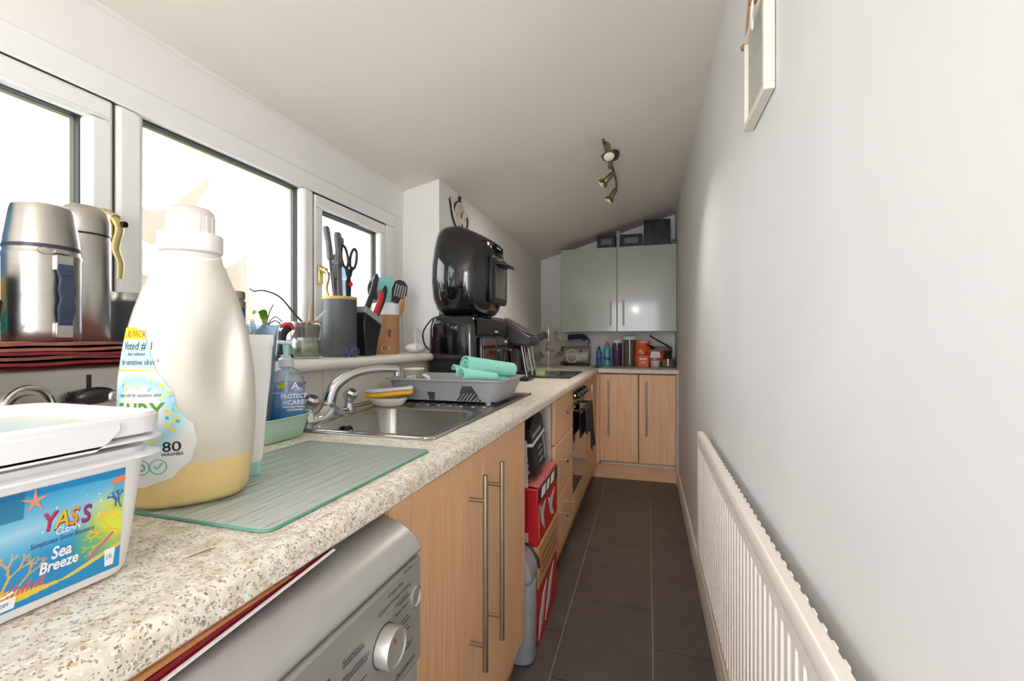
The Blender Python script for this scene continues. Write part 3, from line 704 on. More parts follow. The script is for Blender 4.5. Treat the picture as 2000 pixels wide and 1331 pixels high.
# ================================================================ BOXES IN THE GAP
cardm = mat('brown_cardboard', (190, 140, 92), .85, var=.06, scale=12)
redc = mat('red_carton', (196, 18, 34), .38, var=.06)
def carton(name, label, x0, x1, y0, y1, z0, z1, m, loc=None):
    c = T(name, label, 'box', ((x0 + x1) / 2, (y0 + y1) / 2, z0))
    box(x0, x1, y0, y1, z0, z1).obj('carton', m, c, bev=.004)
    return c
GX = -.388
c = carton('cardboard_box', 'red drinks carton with a green and white band, topmost of the floor stack', -.74, GX, 1.63, 2.0, .372, .585, redc)
gb = mat('carton_band', (38, 46, 38), .4)
box(GX, GX + .0012, 1.632, 1.998, .528, .583).obj('printed_band', gb, c)
for k_, (ya, yb2) in enumerate(((1.68, 1.76), (1.775, 1.83), (1.85, 1.93))): MB().prism([(ya, .538), (yb2 - .015, .538), (yb2, .575), (ya + .015, .575)], GX + .001, GX + .002, 'x').obj('printed_letter', winkm, c)
for pts in ([(1.66, .52), (1.69, .44), (1.74, .40), (1.72, .46), (1.76, .51), (1.70, .49)], [(1.80, .50), (1.86, .41), (1.93, .39), (1.88, .44), (1.94, .50), (1.86, .48)]):
    MB().prism(pts, GX, GX + .0012, 'x').obj('printed_swirl', mat('swirl_silver', (206, 206, 206), .4), c)
MB().tube([(GX + .001, 1.64, .39), (GX + .001, 1.64, .52)], .0012, 6).obj('edge_line', mat('gold_line', (206, 150, 110), .5), c)
letter('7', .06, lambda a, b: (-.47 + a, 1.6293, .520 + b), winkm, c)
box(-.72, -.44, 1.6290, 1.6298, .40, .455).obj('printed_panel', mat('panel_line', (170, 10, 26), .4), c)
box(-.64, -.425, 1.6285, 1.6292, .385, .42).obj('barcode_label', mat('barcode_white', (206, 214, 196), .5), c)
MB().sheet(lambda s, t: (-.735 + .345 * s, 1.64 + .33 * t, .587 + .006 * math.sin(9 * s + 4 * t) + .012 * t * s), 14, 10, .001).obj('torn_flap', mat('torn_print', (196, 106, 96), .7, var=.25, scale=30), c)
c = carton('cardboard_box', 'brown cardboard box sandwiched between two red cartons', -.74, GX + .004, 1.625, 2.01, .215, .371, cardm)
letter('THE', .05, lambda a, b: (-.55 + a, 1.6245, .325 + b), ink, c, bold=.02); letter('WAY', .05, lambda a, b: (-.53 + a, 1.6245, .27 + b), ink, c, bold=.02)
for zz in (.25, .28, .31): box(GX + .004, GX + .005, 1.68, 1.96, zz, zz + .013).obj('printed_line', mat('card_print', (140, 98, 60), .8), c)
c = carton('cardboard_box', 'crushed red carton on the floor, bottom of the stack', -.74, GX, 1.63, 1.99, .0, .214, redc)
for pts in ([(1.64, .02), (1.70, .05), (1.78, .18), (1.72, .16), (1.66, .09)], [(1.75, .03), (1.83, .06), (1.92, .19), (1.84, .15)]): MB().prism(pts, GX, GX + .0015, 'x').obj('printed_swirl', MATS['swirl_silver'], c)
box(-.72, GX - .004, 1.627, 1.630, .17, .212).obj('dark_label', ink, c)
# black box leaning on the red carton
Mx = Matrix.Translation((-.455, 1.80, .622)) @ Matrix.Rotation(.12, 4, 'X') @ Matrix.Rotation(-.10, 4, 'Y')
c = T('appliance_box', 'black printed box with an open pointed flap on the red carton', 'box', (-.455, 1.80, .6))
MB(Mx).box(-.20, .045, -.105, .10, 0, .185).obj('carton', mat('black_carton', (30, 29, 30), .5), c, bev=.003)
MB(Mx).prism([(-.10, .185), (.10, .185), (.02, .238)], .036, .044, 'x').obj('open_flap', mat('flap_dark', (44, 38, 36), .7), c)
MB(Mx).box(.045, .0462, -.105, .10, .118, .130).obj('white_stripe', winkm, c); MB(Mx).box(-.2, .045, -.1063, -.105, .118, .130).obj('white_stripe', winkm, c)
for i in range(4):
    mm = Mx @ Matrix.Translation((.01, -.105, .095 - i * .026)) @ Matrix.Rotation(PI / 2, 4, 'X')
    MB(mm).lathe([(.0115, 0), (.0115, .0014)], n=20).obj('round_icon', mat('icon_grey', (150, 148, 150), .5), c)
MB(Mx).box(.045, .0464, -.09, .05, .145, .160).obj('printed_line', MATS['icon_grey'], c)
MB(Mx).box(.045, .0464, .055, .085, .01, .11).obj('spec_panel', MATS['icon_grey'], c)
for i in range(3): MB(Mx).box(.045, .0464, -.03, .03, .03 + i * .026, .038 + i * .026).obj('printed_line', MATS['icon_grey'], c)
Mx = Matrix.Translation((-.47, 1.625, .592)) @ Matrix.Rotation(.10, 4, 'X')
c = T('leaflet', 'white and blue leaflet propped beside the black box', 'leaflet', (-.47, 1.625, .592))
MB(Mx).box(-.16, .045, -.004, .0, 0, .18).obj('sheet', mat('leaflet_white', (214, 214, 220), .6), c)
MB(Mx).prism([(-.16, .165), (.045, .178), (.045, .18), (-.16, .18)], -.0052, -.004, 'y').obj('blue_band', mat('leaflet_blue', (48, 60, 120), .5), c)
MB(Mx @ Matrix.Translation((.0, -.0052, .05))).prism([(.03 * math.cos(a), .03 * math.sin(a)) for a in [2 * PI * i / 20 for i in range(20)]], 0, .0008, 'y').obj('blue_dot', MATS['leaflet_blue'], c)
# crumpled grey plastic sheet behind
random.seed(5)
def crump(s, t):
    return (-.73 + .05 * noise.noise(Vector((s * 5, t * 5, 0))) + .02 * noise.noise(Vector((s * 14, t * 14, 3))), 1.54 + .48 * s, .60 + .262 * t)
tag(MB().sheet(crump, 30, 22, .002).obj('plastic_bag', mat('mottled_plastic', (190, 182, 186), .35, var=.14, scale=18), sharp=80), 'crumpled pale grey plastic bag filling the gap above the cartons', 'bag')
# grey bin
bn = T('waste_bin', 'grey plastic bin with a rounded lid next to the sink cabinet', 'bin', (-.53, 1.566, 0))
gb2 = mat('bin_grey', (150, 152, 158), .4)
rbox(-.53, 1.566, 0, .285, .148, .052, .04, .01).obj('bin_body', gb2, bn)
pr = [(-.69, .286), (-.385, .286)] + [(-.385 - .06 * (1 - math.cos(a)), .30 + .085 * math.sin(a)) for a in [PI / 2 * i / 8 for i in range(9)]] + [(-.69, .385)]
MB().prism(pr, 1.512, 1.62, 'y').obj('bin_lid', gb2, bn, bev=.012, seg=3)
MB().tube([(-.381, 1.622, .30), (-.386, 1.622, .335), (-.41, 1.622, .37), (-.445, 1.622, .385), (-.6, 1.622, .386)], .004, 8).obj('lid_seal', blackp, bn)

# ================================================================ ON THE NEAR WORKTOP
W = .9102
gbm, nt, b_, out_ = _nodes('textured_glass')
b_.inputs['Base Color'].default_value = (*lin((228, 236, 232)), 1); b_.inputs['Roughness'].default_value = .3; b_.inputs['Specular IOR Level'].default_value = .9; b_.inputs['Coat Weight'].default_value = 1; b_.inputs['Coat Roughness'].default_value = .22; b_.inputs['Alpha'].default_value = 1
tc = nt.nodes.new('ShaderNodeTexCoord'); nz = nt.nodes.new('ShaderNodeTexNoise'); nz.inputs['Scale'].default_value = 260; nt.links.new(tc.outputs['Object'], nz.inputs['Vector'])
bpn = nt.nodes.new('ShaderNodeBump'); bpn.inputs['Strength'].default_value = .9; bpn.inputs['Distance'].default_value = .001; nt.links.new(nz.outputs['Fac'], bpn.inputs['Height']); nt.links.new(bpn.outputs['Normal'], b_.inputs['Normal'])
mp_ = nt.nodes.new('ShaderNodeMapping'); mp_.inputs['Rotation'].default_value = (0, 0, .55); mp_.inputs['Scale'].default_value = (60, 7, 1); nt.links.new(tc.outputs['Object'], mp_.inputs['Vector'])
nz2 = nt.nodes.new('ShaderNodeTexNoise'); nz2.inputs['Scale'].default_value = 1; nz2.inputs['Detail'].default_value = 3; nt.links.new(mp_.outputs['Vector'], nz2.inputs['Vector'])
bp2 = nt.nodes.new('ShaderNodeBump'); bp2.inputs['Strength'].default_value = 1; bp2.inputs['Distance'].default_value = .007; nt.links.new(nz2.outputs['Fac'], bp2.inputs['Height']); nt.links.new(bpn.outputs['Normal'], bp2.inputs['Normal']); nt.links.new(bp2.outputs['Normal'], b_.inputs['Normal']); nt.links.new(bp2.outputs['Normal'], b_.inputs['Coat Normal'])
tr = nt.nodes.new('ShaderNodeBsdfTransparent'); tr.inputs['Color'].default_value = (*lin((232, 243, 238)), 1); mxs = nt.nodes.new('ShaderNodeMixShader'); mxs.inputs['Fac'].default_value = .6
nt.links.new(tr.outputs[0], mxs.inputs[1]); nt.links.new(b_.outputs[0], mxs.inputs[2]); nt.links.new(mxs.outputs[0], out_.inputs['Surface'])
cb = T('chopping_board', 'textured green-tinted glass chopping board on the worktop', 'chopping board', (-.58, .635, W))
rbox(-.581, .635, W + .001, W + .0045, .150, .207, .012, .001).obj('glass_plate', gbm, cb)
MB().tube([(a, b, W + .0027) for a, b, c in rr(-.581, .635, 0, .1503, .2073, .012)], .0019, 6, closed=True).obj('polished_edge', mat('green_glass_edge', (96, 160, 142), .15), cb)
for x_, y_ in ((-.45, .45), (-.45, .82), (-.71, .45), (-.71, .82)): MB().lathe([(.006, W), (.006, W + .0012)], x_, y_, 12).obj('rubber_foot', clear('foot_clear', (230, 236, 232)), cb)
BZ = W + .0048
# chips in the laminate
chipm = mat('exposed_chipboard', (150, 128, 104), .9, var=.2, scale=200)
shape([(0, 0), (.012, .006), (.034, .012), (.028, .005)], lambda a, b: (-.468 + b, .352 + a, .91035), chipm, bpy.data.objects['worktop'], 'chipped_patch')
shape([(0, 0), (.02, .003), (.045, .008), (.036, .0)], lambda a, b: (-.405 + b * .6, .465 + a, .9104), mat('chip_tan', (196, 150, 116), .9), bpy.data.objects['worktop'], 'chipped_patch')

# ---------------------------------------------------------------- scent booster tub
tb = T('plastic_tub', 'white square tub of scent boosters with a sea-blue label', 'tub', (-.572, .21, W))
tcx, tcy = -.5725, .224
def tub_half(t): return (.0790 + .0135 * t, .1025 + .010 * t)       # half sizes, bottom to top
rings = []
for z, ins in ((W, .008), (W + .003, .002), (W + .008, 0)):
    hx, hy = tub_half(0); rings.append(rr(tcx, tcy, z, hx - ins, hy - ins, .022))
for t in (.3, .6, .93):
    hx, hy = tub_half(t); rings.append(rr(tcx, tcy, W + .135 * t, hx, hy, .022))
MB().loft(rings).obj('tub_body', whitep, tb)
hx, hy = tub_half(.95)
for z, e in ((1.0265, .010), (1.0425, .0105)):
    MB().loft([rr(tcx, tcy, z - .002, hx, hy, .022), rr(tcx, tcy, z, hx + e, hy + e, .026), rr(tcx, tcy, z + .002, hx + e, hy + e, .026), rr(tcx, tcy, z + .004, hx, hy, .022)]).obj('collar', whitep, tb)
lid = MB()
lo, li = .012, .004
lid.loft([rr(tcx, tcy, 1.048, hx + .004, hy + .004, .022), rr(tcx, tcy, 1.050, hx + .0085, hy + .0085, .026), rr(tcx, tcy, 1.066, hx + .0085, hy + .0085, .026), rr(tcx, tcy, 1.069, hx + .006, hy + .006, .024),
          rr(tcx, tcy, 1.0685, hx + .001, hy + .001, .02), rr(tcx, tcy, 1.0625, hx - .002, hy - .002, .02), rr(tcx, tcy, 1.0600, hx - .03, hy - .03, .015)])
lo_ = lid.obj('lid', whitep, tb)
# pull tab on the front of the lid
MB().prism([(.145, 1.058), (.170, 1.050), (.180, 1.040), (.278, 1.040), (.288, 1.046), (.298, 1.056), (.298, 1.062), (.145, 1.062)], tcx + hx + .0075, tcx + hx + .0105, 'x').obj('pull_tab', whitep, lo_, bev=.001)
painted('lid_print', lambda s, t: (tcx - .06 + .12 * s, tcy - .085 + .17 * t, 1.0606 + 0 * t), 20, 20, lambda s, t: mix(mix((120, 186, 216), (230, 236, 226), t), (206, 220, 150), max(0, math.sin(5 * s + 3 * t) * .6)), lo_)
LY0, LY1, LZ0, LZ1 = .112, .3095, .9215, 1.0175
def tface(y, z, off=.0006):
    t = (z - W) / .135
    return (tcx + .0790 + .0135 * t + off, y, z)
rnd = random.Random(11)
cor = []   # coral branches on the print, grown as segments
def branch(y, z, a, l, w, col, d=0):
    y2 = y + l * math.cos(a); z2 = z + l * math.sin(a); cor.append((y, z, y2, z2, w, col))
    if d < 3:
        for k in (-1, 1): branch(y2, z2, a + k * (.35 + rnd.random() * .3), l * .72, w * .8, col, d + 1)
branch(.225, .938, 1.2, .012, .0016, (230, 170, 40)); branch(.215, .938, 1.9, .012, .0016, (236, 180, 50)); branch(.236, .940, .9, .009, .0013, (226, 160, 40))
branch(.3085, .957, 2.6, .011, .0016, (236, 196, 40)); branch(.3085, .968, 2.3, .010, .0015, (240, 200, 50)); branch(.3085, .951, 3.0, .012, .0014, (230, 180, 40))
branch(.3075, .980, 1.9, .007, .0014, (30, 90, 160)); branch(.303, .982, 1.6, .006, .0012, (30, 100, 170))
for k in range(9): cor.append((.226 + k * .003, .9335, .228 + k * .003, .937 + .002 * (k % 3), .0016, (200, 90, 90)))
for k in range(6): cor.append((.284 + k * .003, .940 + k * .0028, .287 + k * .003, .943 + k * .0028, .0022, (206, 96, 130)))
def segd(py, pz, s):
    ax, az, bx_, bz = s[:4]; dx, dz = bx_ - ax, bz - az
    t = max(0, min(1, ((py - ax) * dx + (pz - az) * dz) / (dx * dx + dz * dz + 1e-12)))
    return math.hypot(py - ax - t * dx, pz - az - t * dz)
def tubpaint(s, t):
    y = LY0 + (LY1 - LY0) * s; z = LZ0 + (LZ1 - LZ0) * t
    c = mix((24, 132, 192), (60, 164, 214), t)
    c = mix(c, (196, 226, 240), max(0, 1 - abs((z - .985 - (y - .25) * .1) / .026)) * .75 * (1 if y < .30 else .4))     # light shaft
    c = mix(c, (214, 222, 70), max(0, 1 - math.hypot((y - .303) / .034, (z - .966) / .038)) * 1.3)
    c = mix(c, (90, 170, 120), max(0, 1 - math.hypot((y - .285) / .02, (z - .952) / .018)) * .9)
    if z > 1.012 - (y - .25) * .03: c = mix(c, (14, 128, 190), .8)
    if z > .995 and y < .236: c = mix(c, (16, 96, 130), .6)
    bank = .9285 + .010 * max(0, (y - .27) / .03) ** 1.3 - .002 * math.sin((y - .2) * 60)
    sand = .9315 + .0075 * math.exp(-((y - .225) / .02) ** 2) + .010 * max(0, (y - .265) / .03)
    if z < sand: c = (232, 200, 70)
    for q in cor:
        if abs(q[0] - y) < .02 and segd(y, z, q) < q[4] * .55: c = q[5]
    if z < bank: c = (22, 140, 196)
    return c
painted('label', lambda s, t: tface(LY0 + (LY1 - LY0) * s, LZ0 + (LZ1 - LZ0) * t), 260, 130, tubpaint, tb)
tw_ = lambda y, z, k=.0009: (lambda a, b: tface(y + a, z + b, k))
for ch, yy, cc in (('Y', .2475, (206, 44, 92)), ('A', .2565, (232, 190, 30)), ('S', .2662, (240, 150, 40)), ('S', .2752, (150, 44, 130))):
    letter(ch, .0215, tw_(yy + .0006, .9785 - (yy - .2475) * .09, .0009), mat('ink_plum', (96, 30, 96), .5), tb, shear=.15, bold=.025, sx=.70)
    letter(ch, .0215, tw_(yy, .9795 - (yy - .2475) * .09, .0012), mat('ink_%d' % cc[2], cc, .5), tb, shear=.15, bold=.012, sx=.70)
letter('CLEAN', .0092, tw_(.2575, .9728), winkm, tb, shear=.15, sx=.62, bold=.01)
letter('Sumptuous Scent Boosters', .0066, tw_(.241, .9668), mat('ink_navy', (34, 66, 110), .5), tb, shear=.2, sx=.63)
letter('Sea', .0145, tw_(.2556, .9525, .0011), winkm, tb, shear=.15, bold=.025, sx=.72)
letter('Breeze', .0135, tw_(.2478, .9425, .0011), winkm, tb, shear=.15, bold=.025, sx=.72)
shape([(-.0045, .008), (.0045, .008), (.0035, -.008), (-.0035, -.008)], tw_(.3005, .934), winkm, tb, 'capacity_badge')
letter('2.5L', .0055, tw_(.2972, .933, .0013), mat('ink_blue', (22, 110, 180), .5), tb, sx=.6)
shape([(-.007, .004), (.006, .004), (.005, -.005), (-.006, -.005)], tw_(.2285, .9285), winkm, tb, 'jar_badge'); shape([(-.007, .006), (.004, .0095), (.0045, .0075), (-.007, .0045)], tw_(.2285, .9285), winkm, tb, 'jar_badge')
letter('24M', .005, tw_(.2245, .9268, .0013), MATS['ink_blue'], tb, sx=.6)
st = []
for i in range(10):
    a = PI / 2 + i * PI / 5; r = .0115 if i % 2 == 0 else .0028; st.append((r * math.cos(a) * .85, r * math.sin(a)))
shape(st, tw_(.2425, 1.0075, .001), mat('starfish_pink', (222, 150, 118), .5), tb, 'starfish_print')
for i in range(14):
    y_, z_ = .246 + rnd.random() * .045, .972 + rnd.random() * .03; r = .0004 + rnd.random() * .0009
    shape([(r * math.cos(a) * .7, r * math.sin(a)) for a in [2 * PI * k / 10 for k in range(10)]], tw_(y_, z_, .0008), winkm, tb, 'bubble_print')
shape([(-.007, 0), (-.002, .007), (.006, .0075), (.006, .001)], tw_(.3032, 1.0035, .001), mat('shell_coral', (224, 130, 96), .5), tb, 'shell_print')

# ---------------------------------------------------------------- fabric softener bottle
sb = T('softener_bottle', 'large milky fabric softener bottle with pale yellow liquid', 'bottle', (-.628, .488, BZ))
SM = Matrix.Translation((-.628, .488, 0)) @ Matrix.Rotation(math.radians(52.1), 4, 'Z')
prof = [(z_, a_ * .845) for z_, a_ in [(BZ, .066), (.9165, .075), (.924, .0825), (.94, .0875), (.97, .0915), (1.01, .0945), (1.05, .0955), (1.09, .0935), (1.125, .0890), (1.155, .0835), (1.18, .0765), (1.205, .0675), (1.225, .0585), (1.243, .051), (1.256, .0465), (1.266, .0445)]]
def sprof(z):
    for (z0, a0), (z1, a1) in zip(prof, prof[1:]):
        if z <= z1: return a0 + (a1 - a0) * max(0, (z - z0) / (z1 - z0))
    return prof[-1][1]
def ssurf(th, z, off=0.0):
    a = sprof(z) + off; k = .74 + .26 * max(0, min(1, (z - 1.14) / .115)); b = a * k
    e = 2 / 2.35; c, s = math.cos(th), math.sin(th)
    x = a * math.copysign(abs(s) ** e, s); y = -b * math.copysign(abs(c) ** e, c)
    # hollow beside the moulded grip, on both broad sides
    g = math.exp(-((x - .034) / .020) ** 2 - ((z - 1.105) / .052) ** 2) * .024 + math.exp(-((x - .045) / .014) ** 2 - ((z - 1.13) / .07) ** 2) * .01
    if abs(y) > .004: y -= math.copysign(min(g, abs(y) * .8), y)
    return SM @ Vector((x, y, z))
milk = clear('milky_plastic', (252, 250, 244), .02, .35, .24, (252, 251, 249), .2)
zs = [BZ + .0001 + (1.266 - BZ) * (i / 70) for i in range(71)]
m_ = MB(); NN = 96; rings = [[ssurf(2 * PI * i / NN, z) for i in range(NN)] for z in [BZ, .9152] + zs[1:]]
m_.loft(rings, True, False).obj('bottle_body', milk, sb, sharp=80)
liq = mat('yellow_liquid', (255, 224, 118), .5, var=.02)
m_ = MB(); m_.loft([[ssurf(2 * PI * i / NN, z, -.0015) for i in range(NN)] for z in [.9185 + (.976 - .9185) * k / 12 for k in range(13)]]); m_.obj('liquid', liq, sb, sharp=60)
iw = clear('inner_milk', (250, 250, 246), .0, .5, .9, (252, 250, 247), .3)
MB().loft([[ssurf(2 * PI * i / NN, z, -.0015) for i in range(NN)] for z in [.9762 + (1.262 - .9762) * k / 40 for k in range(41)]], False, False).obj('inner_wall', iw, sb, sharp=80)
frost = mat('frosted_white', (240, 238, 233), .45)
MB().lathe([(.0376, 1.2655), (.0395, 1.268), (.0395, 1.290), (.038, 1.2915), (.031, 1.2915)], -.628, .488, 48).obj('neck_collar', frost, sb)
MB().lathe([(.0292, 1.291), (.0292, 1.316), (.028, 1.324), (.0235, 1.329), (.0135, 1.3315), (.001, 1.332)], -.628, .488, 48).obj('cap', clear('cap_plastic', (252, 244, 240), .05, .15, .82, (236, 228, 226), .4), sb)
for i in range(18):
    a = 2 * PI * i / 18
    MB().cyl((-.628 + .0293 * math.cos(a), .488 + .0293 * math.sin(a), 1.293), (-.628 + .0290 * math.cos(a), .488 + .0290 * math.sin(a), 1.317), .0007, n=5).obj('cap_rib', frost, sb)
rb = [(.9494, -37), (.9597, -12), (.98, 0), (1.007, 3), (1.03, 1), (1.048, -7), (1.0756, -12), (1.10, -24), (1.1165, -29), (1.1417, -37), (1.15, -43), (1.157, -53)]
def rbound(z):
    for (z0, a0), (z1, a1) in zip(rb, rb[1:]):
        if z <= z1: return a0 + (a1 - a0) * max(0, (z - z0) / (z1 - z0))
    return rb[-1][1]
dots = [(rnd.uniform(-62, 0), rnd.uniform(1.0, 1.09), rnd.choice([(236, 196, 70), (120, 196, 206), (70, 170, 190), (214, 214, 90)])) for _ in range(110)]
dots = [d for d in dots if 1.0 < math.hypot((d[0] + 42) / 26, (d[1] - 1.045) / .034) < 1.45]
def spaint(s, t):
    z = .9494 + (1.157 - .9494) * t; R = rbound(z); th = -100 + (R + 100) * s
    if z > 1.1417: return (250, 205, 10)
    if z > 1.1025: return mix((210, 224, 228), (160, 200, 216), s)
    if z > 1.1005: return (226, 200, 60)
    c = (226, 229, 228)
    d = math.hypot((th + 42) / 26, (z - 1.045) / .036)
    c = mix(c, (150, 206, 222), max(0, 1 - abs(d - 1.25) / .45))
    for a, b, q in dots:
        if math.hypot((th - a) * .0016, z - b) < .0026: c = q
    return c
painted('label', lambda s, t: ssurf(math.radians(-100 + (rbound(.9494 + (1.157 - .9494) * t) + 100) * s), .9494 + (1.157 - .9494) * t, .0006), 90, 170, spaint, sb)
sw = lambda th, z: (lambda a, b: ssurf(math.radians(th) + a / .076, z + b, .0011))
letter('XL PACK', .0125, sw(-52, 1.1445), mat('ink_orange', (206, 84, 30), .5), sb, align='CENTER', sx=.8)
letter('Voted # 1', .0150, sw(-48, 1.128), ink, sb, align='CENTER', sx=.86)
letter('fabric softener', .0065, sw(-47, 1.1205), ink, sb, align='CENTER', sx=.8)
letter('for sensitive skin *', .0105, sw(-45, 1.1085), ink, sb, align='CENTER', sx=.78)
letter('hugely soft for sensitive skin', .0068, sw(-43, 1.0675), ink, sb, align='CENTER', shear=.35, sx=.8)
letter('FAIRY', .030, sw(-42, 1.0385), mat('ink_green', (86, 150, 30), .5), sb, align='CENTER', bold=.02, sx=.85)
letter('80', .0185, sw(-12, .995), ink, sb, align='CENTER', bold=.012)
letter('WASHES', .0055, sw(-12, .9895), ink, sb, align='CENTER', bold=.02)
tealink = mat('ink_teal', (80, 170, 170), .5)
for th in (-38, -23):
    MB().tube([ssurf(math.radians(th) + .0095 / .076 * math.cos(a), .976 + .0095 * math.sin(a), .0008) for a in [2 * PI * i / 24 for i in range(24)]], .0006, 5, closed=True).obj('seal_print', tealink, sb)
MB().tube([ssurf(math.radians(-23) + x / .076, .976 + z, .001) for x, z in ((-.004, .001), (-.001, -.003), (.005, .005))], .0008, 5).obj('tick_print', tealink, sb)
MB().tube([ssurf(math.radians(-38) + .004 / .076 * math.cos(a), .976 + .004 * math.sin(a), .0008) for a in [2 * PI * i / 16 for i in range(16)]], .0012, 5, closed=True).obj('seal_print', tealink, sb)

# ---------------------------------------------------------------- squeezy bottle behind it
qb = T('squeezy_bottle', 'tall white squeezy bottle standing on its teal cap', 'bottle', (-.646, .585, BZ))
QM = Matrix.Translation((-.646, .585, 0)) @ Matrix.Rotation(math.radians(46), 4, 'Z')
qr = lambda z, a, b: [QM @ Vector((a * 1.25 * math.cos(t), b * math.sin(t), z)) for t in [2 * PI * i / 40 for i in range(40)]]
MB().loft([qr(BZ, .022, .012), qr(BZ + .002, .024, .0135), qr(.936, .025, .0140), qr(.938, .0245, .0135)]).obj('cap', mat('teal_cap', (168, 212, 206), .35), qb)
MB().loft([qr(.9382, .0255, .0145), qr(.945, .027, .0145), qr(1.0, .030, .0145), qr(1.08, .036, .0142), qr(1.13, .0385, .0125), qr(1.1305, .0395, .012), qr(1.148, .0400, .007), qr(1.150, .040, .004)]).obj('tube_body', whitep, qb, sharp=60)
for z in (1.10, 1.03): MB().cyl(QM @ Vector((.030, -.0085, z)), QM @ Vector((.030, -.0085, z + .006)), .0008, n=6).obj('printed_mark', ink, qb)

# ---------------------------------------------------------------- mint dish with clear jug and hand wash
mint = mat('mint_plastic', (172, 204, 184), .38, var=.02)
bw = T('washing_dish', 'oval mint green plastic dish holding the hand wash', 'dish', (-.858, .838, W))
bc = (-.855, .838)
def br(z, hx, hy): return rr(bc[0], bc[1], z, hx, hy, min(hx, hy) * .85, 8)
MB().loft([br(W, .058, .080), br(W + .004, .064, .086), br(.940, .072, .094), br(.962, .078, .100), br(.9645, .084, .106), br(.967, .084, .106), br(.9665, .078, .100), br(.940, .070, .092), br(W + .006, .060, .082)]).obj('dish_shell', mint, bw, sharp=50)
jm = clear('blue_clear_plastic', (222, 232, 240), .05, .05, .10, (186, 204, 220))
jg = T('clear_jug', 'tall clear blue-tinted plastic jug standing behind the white squeezy bottle', 'jug', (-.842, .790, W + .008))
jr = lambda z, h: rr(-.842, .790, z, h, h * 1.0, h * .45, 6)
MB().loft([jr(W + .0075, .026), jr(W + .012, .029), jr(1.05, .038), jr(1.165, .0455), jr(1.172, .048), jr(1.175, .048), jr(1.1745, .0455), jr(1.165, .0435), jr(1.05, .036), jr(W + .014, .027)]).obj('jug_shell', jm, jg, sharp=50)
MB().loft([jr(W + .0145, .0265), jr(.97, .0300), jr(1.03, .0340)]).obj('blue_liquid', mat('deep_blue_liquid', (16, 78, 142), .15, coat=.4), jg)
MB().tube(bez([(-.795, .775, 1.15), (-.778, .765, 1.12), (-.779, .764, 1.03), (-.80, .772, .99)], 6), .006, 8).obj('handle', jm, jg)
hw = T('hand_wash', 'clear pump bottle of blue antibacterial hand wash in the mint dish', 'soap dispenser', (-.838, .890, W + .007))
HM = Matrix.Translation((-.838, .888, 0)) @ Matrix.Rotation(math.radians(43), 4, 'Z')
def hr(z, a, b): return [HM @ Vector((p[0], p[1], z)) for p in rr(0, 0, z, a, b, min(a, b) * .8, 6)]
clr = clear('clear_pet', (246, 249, 250), .07, .04, .08)
MB().loft([hr(W + .007, .036, .020), hr(W + .010, .040, .023), hr(.96, .0425, .025), hr(1.03, .042, .025), hr(1.052, .039, .023), hr(1.066, .030, .020), hr(1.073, .017, .016), hr(1.078, .0135, .0135)]).obj('bottle', clr, hw, sharp=60)
MB().loft([hr(W + .0095, .036, .020), hr(.96, .0405, .023), hr(1.014, .0400, .023)]).obj('blue_soap', mat('blue_soap', (20, 136, 210), .12, coat=.5), hw)
pw = lambda z, r: [HM @ Vector((r * math.cos(t), r * math.sin(t), z)) for t in [2 * PI * i / 24 for i in range(24)]]
MB().loft([pw(1.077, .0175), pw(1.094, .0175), pw(1.097, .015), pw(1.099, .011), pw(1.104, .0115), pw(1.105, .005)]).obj('pump_collar', mat('pump_grey', (206, 208, 210), .35), hw)
aqua = mat('aqua_pump', (176, 222, 226), .3)
MB().loft([pw(1.104, .0055), pw(1.130, .0075), pw(1.1315, .006)]).obj('pump_stem', aqua, hw)
MB().tube([HM @ Vector((.012, 0, 1.133)), HM @ Vector((-.015, -.008, 1.136)), HM @ Vector((-.040, -.016, 1.129))], [.0075, .0065, .0045], 10, flat=.7).obj('nozzle', mat('pump_white', (232, 236, 236), .3), hw)
MB().tube([HM @ Vector((0, 0, 1.077)), HM @ Vector((0, 0, 1.05)), HM @ Vector((0, .002, .93))], [.009, .004, .0025], 10).obj('dip_tube', aqua, hw)
hf = lambda x, z: (lambda a, b: HM @ Vector((x + a, -.0258, z + b)))
letter('A', .024, hf(.012, 1.024), winkm, hw, bold=.01); letter('PROTECT', .0150, hf(-.011, 1.0025), winkm, hw, bold=.02, sx=.86)
letter('+CARE', .0150, hf(-.006, .9875), winkm, hw, bold=.02); letter('ANTI-BACTERIAL', .0062, hf(-.006, .9795), winkm, hw, bold=.02); letter('HANDWASH', .0060, hf(.002, .9725), winkm, hw, bold=.02)
shape([(-.009, -.0055), (.0075, -.0055), (.009, .0055), (-.0075, .0055)], hf(-.009, 1.033), mat('sticker_yellow', (226, 224, 60), .5), hw, 'sticker')
letter('MEGA', .0056, lambda a, b: HM @ Vector((-.0165 + a, -.0262, 1.0335 + b)), ink, hw); letter('VALUE', .0050, lambda a, b: HM @ Vector((-.0165 + a, -.0262, 1.0288 + b)), ink, hw)

# blue lidded tub behind the tap
bt = T('wipes_tub', 'white tub with an open blue lid between the hand wash and tap', 'tub', (-.955, 1.03, W))
rbox(-.950, .999, W + .0045, .985, .032, .030, .010, .003).obj('tub_body', whitep, bt)
MB().loft([rr(-.950, .999, .985, .030, .030, .01), rr(-.950, .999, 1.005, .034, .036, .012), rr(-.950, .999, 1.020, .038, .046, .012), rr(-.950, .999, 1.024, .039, .050, .012)]).obj('blue_lid', mat('royal_blue', (24, 72, 176), .3), bt)
box(-.9125, -.9115, .995, 1.022, .994, 1.012).obj('barcode_label', mat('label_pale', (206, 216, 230), .5), bt)
box(-.9185, -.9175, .98, 1.02, .925, .965).obj('pink_label', mat('label_pink', (206, 46, 96), .4), bt)

